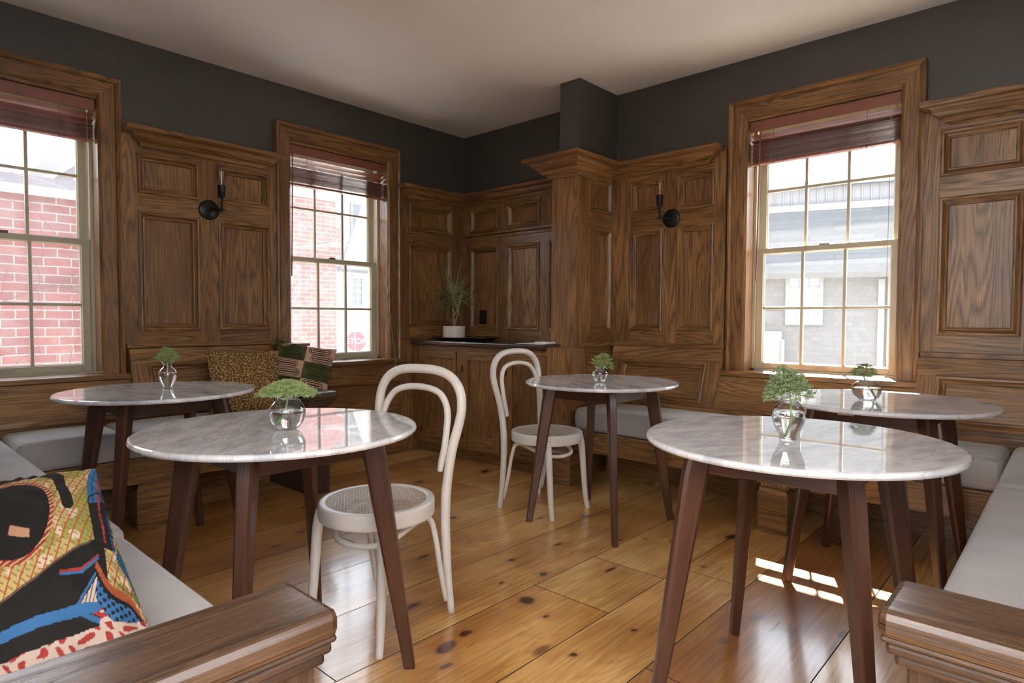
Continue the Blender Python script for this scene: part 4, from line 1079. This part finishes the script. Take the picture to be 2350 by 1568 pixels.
c1 = [(W1[1]-.05, ZT-.07, 0.0), (W1[1]-.052, 1.9, 0.0), (W1[1]-.056, 1.3, 0.0), (W1[1]-.05, .95, .0), (W1[1]-.04, .82, .01), (W1[1]-.03, .784, .02)]
coil = [(W1[1]-.03+.035*math.cos(t*.9), .784+.002*t*.3, .02+.02*math.sin(t*.9)) for t in range(16)]
blind(WA, *W1, 'partly raised mahogany venetian blind in the left window', [2.245, 2.212], 2.190, 2.100, None, 0, cord=[c1, coil])
c2 = [(W2[1]-.03, ZT-.07, .004), (W2[1]-.028, 2.0, .006), (W2[1]-.012, 1.5, .012), (W2[1]-.002, 1.1, .05), (W2[1]+.0, .78, .11), (W2[1]-.0, .60, .108)]
blind(WA, *W2, 'partly raised mahogany venetian blind in the middle window', [2.240, 2.205], 2.175, 2.052, W2[0]+.03, 1.40, cord=[c2])
c3 = [(W3[1]-.055, ZT-.07, .0), (W3[1]-.057, 1.6, .0), (W3[1]-.06, 1.0, .0), (W3[1]-.05, .82, .01), (W3[1]-.06, .784, .03)]
coil3 = [(W3[1]-.08+.03*math.cos(t*.9), .784+.0006*t, .03+.018*math.sin(t*.9)) for t in range(14)]
blind(WB, *W3, 'partly raised mahogany venetian blind in the bright right window', [2.238, 2.205], 2.190, 2.068, W3[0]+.075, 1.34, cord=[c3, coil3])
# ------------------------------------------------------------------ wall sconces
def sconce(loc, rz, side, label):
    """local: wall at y=0, room towards -y; arm offset to the side"""
    root = empty('wall_sconce', loc, rz, label=label, cat='sconce')
    mb = MB(); mb.lathe([(0, 0), (.060, 0), (.0635, .003), (.0635, .010), (.060, .014), (.01, .016), (0, .016)], 48)
    o = mb.obj('wall_plate', BLACK, root, mat4=Matrix.Rotation(PI/2, 4, 'X'))
    x = side*.052; yy = -.075
    mb = MB(); mb.tube([(0, -.015, 0), (side*.01, -.04, .0), (x*.8, -.068, .0), (x, yy, .003)], .0062, 10, 4)
    mb.lathe([(0, -.012), (.008, -.010), (.011, 0), (.009, .010), (.006, .014), (.006, .070), (.009, .074), (.020, .086), (.0225, .094), (.0235, .098), (.0215, .102), (.0215, .132), (.024, .136), (.0245, .150), (.022, .154), (0, .154)], 28, (x, yy, 0))
    mb.obj('arm_and_socket', BLACK, root)
    mb = MB(); mb.tube([(x, yy, 0), (x+side*.016, yy-.004, 0)], .003, 8, 1); mb.lathe([(0, -.007), (.004, -.006), (.006, 0), (.004, .006), (0, .007)], 12, (x+side*.021, yy-.004, 0), sx=.6)
    mb.obj('thumb_screw', BRASS, root)
    mb = MB(); B = smoothprof([(.011, .150), (.012, .160), (.0165, .190), (.0225, .225), (.0245, .243), (.021, .258), (.010, .268), (.002, .271)], 4)
    mb.lathe(B+[(0, .2712)], 32, (x, yy, 0)); mb.obj('bulb', BULBGLASS, root)
    mb = MB()
    mb.lathe([(0, .152), (.005, .154), (.004, .180), (.002, .186), (0, .188)], 12, (x, yy, 0))
    for k in range(5):
        a = 2*PI*k/5; mb.tube([(x+.003*math.cos(a), yy+.003*math.sin(a), .185), (x+.011*math.cos(a), yy+.011*math.sin(a), .238), (x+.009*math.cos(a+.5), yy+.009*math.sin(a+.5), .232), (x+.003*math.cos(a+.6), yy+.003*math.sin(a+.6), .188)], .0006, 4, 2)
    mb.obj('filament', flat('filament', (.75, .55, .35), .3, .5) if not bpy.data.materials.get('filament') else bpy.data.materials['filament'], root)
    return root
sconce((.030, -2.262, 1.785), math.radians(90), 1, 'black wall sconce with a bare bulb on the left panelling')
sconce((2.085, -.030, 1.785), 0.0, -1, 'black wall sconce with a bare bulb beside the pilaster')
# ------------------------------------------------------------------ pillows
def pillow(name, w_, h_, t_, fn, M4, label, n=90, corner=.09, seed=0, slump=0.0):
    mb = MB().colors(); grids = []
    for side in (1, -1):
        G = []
        for i in range(n+1):
            row = []
            for j in range(n+1):
                u, v = -1+2*i/n, -1+2*j/n
                x = u*w_/2*(1-corner*(1-v*v)**1.0); z = v*h_/2*(1-corner*(1-u*u))
                th = t_/2*((1-u*u)**.55*(1-v*v)**.55)*(1+.12*noise.noise(Vector((u*1.6, v*1.6, seed))))
                th += .006*noise.noise(Vector((u*5, v*5, seed+side)))*(1-u**4)*(1-v**4)
                e = min(1-abs(u), 1-abs(v)); th += .004*math.sin((u+v)*24+noise.noise(Vector((u*3, v*3, seed)))*6)*max(0, .25-e)*4*min(1, e*12)
                z += -slump*(1-v)*.5*abs(u)*0.0
                p = Vector((x, -side*th, z))
                if side == -1 and (i in (0, n) or j in (0, n)): row.append(grids[0][i][j]); continue
                vv = mb.bm.verts.new(p); vv[mb.col] = (*fn(u, v, side), 1); row.append(vv)
            G.append(row)
        grids.append(G)
        for i in range(n):
            for j in range(n):
                q = (G[i][j], G[i+1][j], G[i+1][j+1], G[i][j+1])
                f = mb.bm.faces.new(q if side == 1 else q[::-1]); f.smooth = True
    o = mb.obj(name, PRINT); o.matrix_world = M4; tag(o, label, 'pillow')
    return o
def c_gold(u, v, s):
    b = noise.noise(Vector((u*24, v*22, 5))); c = noise.noise(Vector((u*46, v*42, 2)))
    cx, cy = u*8.0+.9*noise.noise(Vector((u*5, v*5, 7))), v*8.0+.9*noise.noise(Vector((u*5, v*5, 12))); k = math.floor(cy); fx = (cx+.43*k) % 1-.5; fy = cy % 1-.5
    ang = math.atan2(fy, fx)
    if math.hypot(fx, fy*1.1) < .17+.07*math.sin(3*ang+k*2)+.10*c: return (.50, .34, .15)
    if b+.5*c > .22: return (.42, .27, .10)
    if b < -.12: return (.085, .040, .014)
    return (.17, .088, .026)
def c_loops(u, v, s):
    U, V = (u+1)*.98, (v+1)*1.5
    i, j = int(min(1, U)), int(min(2, V)); fu, fv = (U-i-.5)*.20, (V-j-.5)*.125
    pink = (i+j) % 2 == 1
    rr = (abs(fv)-.0300)
    d = math.hypot(max(0, abs(fu+(.01 if fv > 0 else -.012))-.045), rr)
    line = d < .0295 and ((d+.002) % .0135) < .0068
    edge = noise.noise(Vector((u*60, v*60, 3)))*.3
    if pink: return (.045, .018, .012) if line else (.56+edge*.1, .36+edge*.1, .27+edge*.1)
    return (.016, .018, .007) if line else (.070, .072, .020)
def c_bright(u, v, s):
    """wax print: yellow-green lattice, dark sweeping shapes, blue bands, red and white border; laid out in pattern units"""
    q, t = (1-u)*.19, (1-v)/2*.87
    X = (150+250*t)-q*(1290+300*t); Y = (1095+405*t)+q*(30+560*t)
    X += 5*noise.noise(Vector((u*3, v*3, 9))); Y += 5*noise.noise(Vector((u*3, v*3, 4)))
    BLK, BLU, RED, WHT, ORG, TAN = (.004, .0035, .004), (.025, .105, .24), (.26, .022, .02), (.50, .38, .32), (.27, .055, .02), (.38, .20, .12)
    gr = noise.noise(Vector((X*.016, Y*.016, 3)))
    col = (.40, .32, .13) if gr < .05 else (.23, .25, .06)
    if noise.noise(Vector((X*.035, Y*.035, 6))) > .28: col = (.54, .44, .31)
    k = X+.22*Y; m = Y-.28*X; ro = math.floor(m/11)
    if (k % 21) < 3.2: col = (.34, .05, .02)
    elif (m % 11) < 2.6 and ((k+10*(ro % 2)) % 21) < 15: col = (.27, .09, .02)
    def seg(ax, ay, bx_, by_, w_):
        dx, dy = bx_-ax, by_-ay; h = max(0, min(1, ((X-ax)*dx+(Y-ay)*dy)/(dx*dx+dy*dy)))
        return math.hypot(X-ax-h*dx, Y-ay-h*dy) < w_
    # pale top hem
    if t < .02: col = WHT if math.sin(X*.2) > -.3 else RED
    # blob and curl
    eb = math.hypot((X+12)/86, (Y-1268)/98)
    if eb < 1: col = BLK
    elif eb < 1.13: col = RED if (X+Y) % 14 < 9 else (.45, .36, .15)
    for a_, b_ in (((-60, 1150), (-10, 1124)), ((-10, 1124), (35, 1120)), ((35, 1120), (66, 1140)), ((66, 1140), (84, 1180)), ((84, 1180), (112, 1224))):
        if seg(*a_, *b_, 13): col = BLK
    if 1297 < Y < 1316-(X-5)*.1 and -10 < X < 36-(1316-Y)*.3: col = TAN
    # blue band beside the lattice
    e = X-(142+.22*(Y-1110)+8*math.sin(Y*.02))
    if 0 < e < 58 and 1098 < Y < 1300: col = BLU if (Y < 1215-.6*e) else BLK
    if 26 < e < 33 and 1098 < Y < 1290: col = RED
    if (38 < e < 41 or 12 < e < 14) and 1100 < Y < 1290: col = BLK
    if abs(math.hypot(X-182, Y-1200)-26) < 2: col = BLK
    if 48 < e < 58 and 1210 < Y < 1300: col = BLU if (Y % 9) < 5 else BLK
    # dark sweep
    sw = Y-(1432-.74*X)
    if sw > 0 and X < 212+.25*(Y-1290) and Y > 1285: col = BLK
    if 0 < sw < 5 and X < 180: col = (.10, .05, .03)
    for (o1, cc) in ((34, RED), (40, BLU)):
        if seg(118, 1340+o1, 168, 1325+o1, 3.0) or seg(168, 1325+o1, 200, 1290+o1, 3.2): col = cc
    # fan
    fx, fy = X-168, 1424-Y
    if 0 < fy < 62 and fy*.62 < fx < 48+fy*.05: col = WHT if (fx*.9-fy*.2) % 8 > 1.8 else BLK
    if -7 < fy < 0 and -4 < fx < 60: col = RED
    if -14 < fy < -9 and -6 < fx < 66: col = BLU
    if seg(160, 1430, 200, 1362, 2.5) or seg(155, 1436, 235, 1440, 3): col = BLU
    # blue band low
    b2 = Y-(1492-.36*X)
    if abs(b2) < 9 and X < 232: col = BLU
    # right flap: wavy orange line, blue strip
    g2 = Y-(1352+.42*(X-200)+9*math.sin(X*.06))
    if X > 196 and abs(g2) < 7: col = ORG
    elif X > 200 and 7 < g2 < 16: col = BLK
    elif X > 205 and 16 < g2 < 52: col = BLU if math.sin(X*.33)*math.sin(Y*.4) > -.25 else BLK
    if X > 250 and abs(Y-(1300+.9*(X-256))) < 15: col = (.03, .15, .25) if (Y*.35) % 2 < 1.2 else BLK
    # red and white border
    b3 = Y-(1530-.40*X)
    if b3 > 0 or (X > 215 and g2 > 52):
        kk = math.sin(X*.16+2*math.sin(Y*.15))*math.sin(Y*.22+X*.05); col = RED if kk > .22 else WHT
    return tuple(min(1, c) for c in col)
def M4(loc, rx, ry, rz, order='XYZ'):
    return Matrix.Translation(loc) @ Matrix.Rotation(math.radians(rz), 4, 'Z') @ Matrix.Rotation(math.radians(rx), 4, 'X') @ Matrix.Rotation(math.radians(ry), 4, 'Y')
pillow('throw_pillow', .44, .40, .13, c_gold, M4((.395, -2.205, .708), -14, 2, 84), 'gold and brown patterned pillow leaning on the left bench', n=200, seed=2)
pillow('throw_pillow', .40, .38, .12, c_loops, M4((.300, -1.80+.02, .745), -16, 12, 62), 'olive and pink looped pillow beside the bench arm', n=200, seed=5)
pillow('throw_pillow', .40, .38, .10, c_loops, M4((.215, -2.120, .705), -15, 2, 88), 'olive looped pillow mostly hidden behind the gold one', seed=8)
pillow('throw_pillow', .38, .57, .19, c_bright, M4((2.735, -3.705, .628), -64, 0, 87), 'large bright wax-print pillow at the near left corner', n=260, seed=11, corner=.06)
# ------------------------------------------------------------------ outdoors
def bricks(name, a, b_, mortar, tilt='x', sx=1.0, rough=.9):
    m, nt, b = new_mat(name); g = N(nt)
    t = g.n('ShaderNodeTexCoord').outputs['Object']
    s = g.n('ShaderNodeSeparateXYZ'); g.l(t, s.inputs[0]); cmb = g.n('ShaderNodeCombineXYZ')
    wob = g.noise(t, 3.0, 2.0)
    g.l(g.math('ADD', s.outputs[1], s.outputs[0]), cmb.inputs[0]); g.l(g.math('ADD', s.outputs[2], g.math('MULTIPLY', wob, .02)), cmb.inputs[1])
    br = g.n('ShaderNodeTexBrick'); g.l(cmb.outputs[0], br.inputs['Vector'])
    br.inputs['Scale'].default_value = 1.0; br.inputs['Brick Width'].default_value = .205; br.inputs['Row Height'].default_value = .078
    br.inputs['Mortar Size'].default_value = .0065; br.inputs['Mortar Smooth'].default_value = .3; br.inputs['Bias'].default_value = 0
    br.inputs['Color1'].default_value = (*a, 1); br.inputs['Color2'].default_value = (*b_, 1); br.inputs['Mortar'].default_value = (*mortar, 1)
    c = g.mix(g.math('MULTIPLY', g.ramp(g.noise(t, 5, 4.0, .7), [(.45, (0, 0, 0)), (.7, (1, 1, 1))]), .35), br.outputs[0], mortar)
    g.l(c, b.inputs['Base Color']); b.inputs['Roughness'].default_value = rough
    g.bump(br.outputs['Fac'], -.5, .01, b)
    return m
BRICK = bricks('red_brick', (.20, .062, .052), (.155, .046, .040), (.25, .21, .195))
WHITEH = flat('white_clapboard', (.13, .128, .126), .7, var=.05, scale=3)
GREYF = flat('grey_flashing', (.15, .135, .15), .6, var=.08)
STONE = flat('pale_coping', (.40, .38, .36), .8, var=.1)
GROUND = flat('street_ground', (.50, .49, .48), .9, var=.2, scale=1)
TWIG = flat('pale_twigs', (.36, .28, .23), .8, var=.2)
TWIGD = flat('brown_vine', (.12, .06, .05), .8, var=.2)
def shingle(name, a, b_, row=.075, wd=.085, ratio=.007):
    m, nt, b = new_mat(name); g = N(nt)
    uv = g.n('ShaderNodeUVMap').outputs[0]
    br = g.n('ShaderNodeTexBrick'); g.l(uv, br.inputs['Vector'])
    br.inputs['Scale'].default_value = 1.0; br.inputs['Brick Width'].default_value = wd; br.inputs['Row Height'].default_value = row
    br.inputs['Mortar Size'].default_value = ratio; br.inputs['Mortar Smooth'].default_value = .6
    br.inputs['Color1'].default_value = (*a, 1); br.inputs['Color2'].default_value = (*b_, 1); br.inputs['Mortar'].default_value = (*(x*.74 for x in a), 1)
    br.offset = .37; br.squash = 1.6; br.squash_frequency = 3
    g.l(g.mix(g.math('MULTIPLY', g.noise(g.vec(uv, 9, 14), 1.0, 3.0), .55), br.outputs[0], tuple(x*.55 for x in b_)), b.inputs['Base Color']); b.inputs['Roughness'].default_value = .9
    g.bump(br.outputs['Fac'], -.6, .02, b)
    return m
SHING = shingle('cedar_shingles', (.105, .102, .100), (.082, .079, .077))
DARKROOF = shingle('grey_roof_shingles', (.050, .050, .052), (.030, .030, .032), .22, 1.4, .03)
ROOFS = shingle('roof_shingles', (.095, .092, .088), (.065, .062, .06), .12, .9, .010)
def bx(name, mat, dims, label, cat, parent=None, grain='z'):
    mb = MB(); mb.box(*dims, grain); o = mb.obj(name, mat, parent)
    if label: tag(o, label, cat)
    return o
g_ = bx('ground', GROUND, (-60, 40, .3, 60, -2.1, -2.0), 'street level ground outside the windows', None); g_['kind'] = 'structure'
g2 = bx('ground', GROUND, (-60, -.3, -30, .3, -2.1, -2.0), 'street level ground beside the brick buildings', None); g2['kind'] = 'structure'
lb = empty('brick_building', (-2.8, -3, -2), label='low brick building with vines outside the left window', cat='building')
il = Matrix.Translation(lb.location).inverted()
def part2(mb, n, m, root):
    o = mb.obj(n, m, root); o.matrix_local = Matrix.Translation(root.location).inverted(); return o
mb = MB(); mb.box(-5.5, -2.6, -7.5, -1.05, -2, 2.16); part2(mb, 'brick_wall', BRICK, lb)
mb = MB(); mb.box(-5.52, -2.55, -7.55, -1.0, 2.16, 2.235); part2(mb, 'coping', STONE, lb)
mb = MB(); mb.box(-5.52, -2.62, -7.55, -1.05, 2.235, 2.335); part2(mb, 'flashing', GREYF, lb)
rs = random.Random(21); mb = MB()
for k in range(46):
    y = rs.uniform(-4.6, -1.1); z = rs.uniform(.2, 2.3); pts = []; dy, dz = rs.uniform(-.22, .22), rs.uniform(-.10, .06)
    if rs.random() < .4: dy, dz = rs.uniform(-.05, .05), rs.uniform(.08, .2)
    for q in range(7):
        pts.append((-2.585+rs.uniform(0, .012), y, z)); y += dy+rs.uniform(-.05, .05); z += dz+rs.uniform(-.05, .04)
    mb.tube(pts, rs.choice((.0028, .0036, .0022)), 4, 3, cap=False)
o = part2(mb, 'climbing_vines', TWIGD, lb); o['kind'] = 'stuff'
bk = empty('gable_building', (-9, 0, -2), label='pale gabled roof behind the low brick building', cat='building')
mb = MB()
for i in range(2):
    mb.prism([(-2.9, 2.35), (.5, 5.40), (3.9, 2.35), (3.9, 2.10), (.5, 5.15), (-2.9, 2.10)], lambda t, p: (t, p[0], p[1]+.05), -9.4-i*.3, -9.2-i*.3)
part2(mb, 'rake_boards', WHITEH, bk)
mb = MB(); mb.prism([(-2.6, -2), (-2.6, 2.3), (.5, 5.05), (3.6, 2.3), (3.6, -2)], lambda t, p: (t, p[0], p[1]), -12.0, -9.5); part2(mb, 'gable_wall', WHITEH, bk)
tb = empty('brick_building', (-7, 1, -2), label='tall brick building outside the middle window', cat='building')
mb = MB(); mb.box(-9.0, -6.0, -0.9, 2.40, -2, 3.22); mb.box(-8.9, -6.02, 2.38, 2.55, 2.25, 2.75); part2(mb, 'brick_wall', BRICK, tb)
mb = MB(); mb.box(-9.05, -5.95, -0.95, 2.45, 3.22, 3.60); part2(mb, 'flashing', GREYF, tb)
wh = empty('white_house', (-21, 14, -2), label='white house with a shingled roof behind the tall brick building', cat='building')
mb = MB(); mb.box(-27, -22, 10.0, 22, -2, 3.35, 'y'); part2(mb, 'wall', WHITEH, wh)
mb = MB(); mb.quad([(-21.8, 12.5, 3.45), (-21.8, 22, 3.45), (-24.5, 22, 8.5), (-24.5, 15.5, 7.2)], ((0, 0), (8, 0), (8, 4), (2.5, 4))); mb.quad([(-21.8, 12.5, 3.30), (-21.8, 22, 3.30), (-21.8, 22, 3.45), (-21.8, 12.5, 3.45)], ((0, 0), (8, 0), (8, .1), (0, .1))); mb.quad([(-21.8, 12.5, 3.45), (-24.5, 15.5, 7.2), (-24.6, 15.4, 7.0), (-22.0, 12.4, 3.25)], ((0, 0), (4, 0), (4, .2), (0, .2))); part2(mb, 'roof', DARKROOF, wh)
def house_window(root, x, y0, y1, z0, z1, nv=2, nh=3):
    mb = MB(); fr = lambda s, z, h: (x+h, s, z)
    wframe(mb, fr, y0-.12, y1+.12, z0-.12, z1+.12, [(0, 0), (0, .06), (.12, .06), (.12, .0)])
    for k in range(1, nv): y = y0+(y1-y0)*k/nv; wbox(mb, fr, y-.025, y+.025, z0, z1, .02, .04)
    for k in range(1, nh): z = z0+(z1-z0)*k/nh; wbox(mb, fr, y0, y1, z-.025, z+.025, .02, .04)
    f = part2(mb, 'window', WHITEH, root)
    mb = MB(); mb.quad([(x+.015, y0, z0), (x+.015, y1, z0), (x+.015, y1, z1), (x+.015, y0, z1)]); o = mb.obj('window_glass', flat('far_glass', (.04, .05, .06), .2) if not bpy.data.materials.get('far_glass') else bpy.data.materials['far_glass'], f)
house_window(wh, -21.99, 13.15, 13.75, 1.75, 3.05, 2, 4)
w2 = empty('white_house', (-30, 18, -2), label='taller white house rising farthest away behind the shingled roof', cat='building')
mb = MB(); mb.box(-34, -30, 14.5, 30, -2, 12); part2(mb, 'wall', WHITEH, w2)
house_window(w2, -29.99, 18.5, 19.2, 6.6, 8.3, 1, 2)
# stop sign
ss = empty('stop_sign', (-16.05, 9.48, -2), 0.0, label='red octagonal stop sign outside the middle window', cat='sign')
REDS = flat('sign_red', (.30, .018, .025), .4, var=.05); SW = flat('sign_white', (.45, .45, .45), .4)
Ms = Matrix.Translation((0, 0, 2.22)) @ Matrix.Rotation(math.radians(90-33), 4, 'Z') @ Matrix.Rotation(PI/2, 4, 'X')
mb = MB(); R_ = .405
def octa(R, z0, z1, mb):
    P = [(R*math.cos(PI/8+k*PI/4), R*math.sin(PI/8+k*PI/4)) for k in range(8)]
    A = [mb.bm.verts.new((*p, z0)) for p in P]; B = [mb.bm.verts.new((*p, z1)) for p in P]
    mb.bm.faces.new(A[::-1]); mb.bm.faces.new(B)
    for k in range(8): mb.bm.faces.new((A[k], A[(k+1) % 8], B[(k+1) % 8], B[k]))
octa(R_, 0, .004, mb); mb.obj('sign_border', SW, ss, mat4=Ms)
mb = MB(); octa(R_-.022, .004, .007, mb); mb.obj('sign_face', REDS, ss, mat4=Ms)
text_obj('sign_lettering', 'STOP', .31, .002, SW, ss, Ms @ Matrix.Translation((0, 0, .010)))
mb = MB(); mb.tube([(-.03, -.02, 0), (-.03, -.02, 2.6)], .03, 8, 1); mb.obj('sign_post', GREYF, ss)
# bare shrub outside the middle window
mb = MB(); rs = random.Random(9)
for k in range(90):
    bx_, by_ = -3.4+rs.uniform(-.25, .25), .2+rs.uniform(-.5, 1.2); az = rs.uniform(0, 2*PI); L = rs.uniform(.9, 1.9); p = Vector((bx_, by_, -1.0)); d = Vector((math.cos(az)*.35, math.sin(az)*.45, 1)).normalized(); pts = []
    for q in range(8):
        pts.append(p.copy()); p += d*L/7; d += Vector((rs.uniform(-.25, .25), rs.uniform(-.3, .3), -.16)); d.normalize()
    mb.tube(pts, [.004-.0004*q for q in range(8)], 4, 3, cap=False)
    for q in range(4):
        a = pts[rs.randrange(3, 8)]; e = Vector((rs.uniform(-.2, .2), rs.uniform(-.25, .25), rs.uniform(-.02, .22))); mb.tube([a, a+e*.5+Vector((0, 0, .02)), a+e], .0017, 3, 2, cap=False)
o = mb.obj('bare_shrub', TWIG); tag(o, 'tangle of pale leafless twigs outside the middle window', 'shrub', kind='stuff')
bx('shrub_bed', GROUND, (-3.9, -2.9, -1.0, 1.4, -2.0, -.98), 'raised bed under the leafless shrub', 'planter')
# cables
def cable(pts, label, r=.012):
    mb = MB(); mb.tube(pts, r, 6, 6); tag(mb.obj('utility_cable', GREYF), label, 'cable', 'cables between the outdoor buildings')
cable([(-5.9, -1.5, 2.30), (-5.85, .8, 2.30), (-5.8, 2.35, 2.42), (-5.9, 3.2, 2.75), (-7.5, 6.0, 5.2)], 'thick cable crossing the tall brick wall outside the middle window')
cable([(-5.8, 2.0, 2.40), (-5.8, 2.45, 2.50), (-5.9, 3.1, 2.95), (-7.4, 5.2, 5.4)], 'upper cable rising right of the tall brick wall')
# shingle house outside window 3, turned 17 degrees
sh = empty('shingled_house', (.55, 6.0, -2), math.radians(17.7), label='weathered shingled house outside the bright right window', cat='building')
def hp(mb, n, m, par=sh):
    o = mb.obj(n, m, par); return o
mb = MB(); A = [(-3, 0, 0), (1.68, 0, 0), (1.68, 0, 3.86), (-3, 0, 3.86)]; mb.quad(A, [(p[0], p[2]) for p in A]); A = [(1.68, 0, 0), (1.68, 5, 0), (1.68, 5, 3.86), (1.68, 0, 3.86)]; mb.quad(A, [(p[1], p[2]) for p in A])
mb.box(-3, 1.66, .02, 5, 0, 3.84); hp(mb, 'shingle_wall', SHING)
mb = MB(); mb.box(1.60, 1.72, -.04, .06, 0, 3.86); mb.box(1.48, 1.56, -.03, .02, 0, 3.70); hp(mb, 'corner_board', WHITEH)
mb = MB(); A = [(-3.2, -.22, 3.80), (1.92, -.22, 3.80), (2.1, 1.0, 4.95), (-3.2, 1.0, 4.95)]; mb.quad(A, [(p[0], p[1]*1.37) for p in A])
A = [(-3.2, -.22, 3.80), (1.92, -.22, 3.80), (1.92, -.22, 3.72), (-3.2, -.22, 3.72)]; mb.quad(A, [(p[0], p[2]) for p in A]); A = [(-3.2, -.22, 3.72), (1.92, -.22, 3.72), (1.92, 0, 3.76), (-3.2, 0, 3.76)]; mb.quad(A, [(p[0], p[1]) for p in A])
hp(mb, 'roof', ROOFS)
mb = MB(); mb.box(-3.2, 6, 1.0, 4, 4.92, 5.01, 'x'); mb.box(-3.2, 6, 1.04, 4, 5.01, 5.30, 'x'); mb.box(-3.2, 6, .95, 4, 5.30, 5.37, 'x'); hp(mb, 'upper_wall', WHITEH)
mb = MB()
for k in range(70): mb.box(-3.1+k*.13, -3.085+k*.13, 1.025, 1.045, 5.01, 5.30)
mb.box(-3.2, 6, .94, .98, 4.90, 5.01); hp(mb, 'board_seams', GREYF)
mb = MB(); fr = lambda s, z, h: (s, -h, z)
wframe(mb, fr, .24, .76, 3.02, 3.78, [(0, 0), (0, .05), (.05, .05), (.05, 0)])
for k in (1, 2): wbox(mb, fr, .29+.42*k/3-.008, .29+.42*k/3+.008, 3.07, 3.73, .01, .025)
for k in range(1, 5): wbox(mb, fr, .29, .71, 3.07+.66*k/5-.008, 3.07+.66*k/5+.008, .01, .025)
wf = hp(mb, 'window', WHITEH)
mb = MB(); mb.quad([(.29, -.005, 3.07), (.71, -.005, 3.07), (.71, -.005, 3.73), (.29, -.005, 3.73)]); mb.obj('window_glass', flat('pale_glass', (.30, .31, .32), .3), wf)
mb = MB(); mb.box(-.6, .20, -.25, 0, 0, 2.92, 'x'); mb.box(.20, .24, -.30, 0, 0, 2.80); hp(mb, 'porch_box', WHITEH)
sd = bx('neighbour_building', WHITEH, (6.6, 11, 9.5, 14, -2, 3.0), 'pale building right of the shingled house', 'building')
# unseen eave added above window 3, shaped to cut the sun patch
ev = bx('trim_11', WHITEH, (-.3, 7.4, .22, 1.20, 2.84, 2.96), 'unseen roof eave added above the bright window to block sun', None, grain='x'); ev['kind'] = 'structure'

ev = bx('trim_12', WHITEH, (-1.20, -.22, -7.6, 3.2, 2.84, 2.96), 'unseen roof eave added above the left windows to block sun', None, grain='y'); ev['kind'] = 'structure'  # unseen overhang, added to keep grazing sun off the left panes
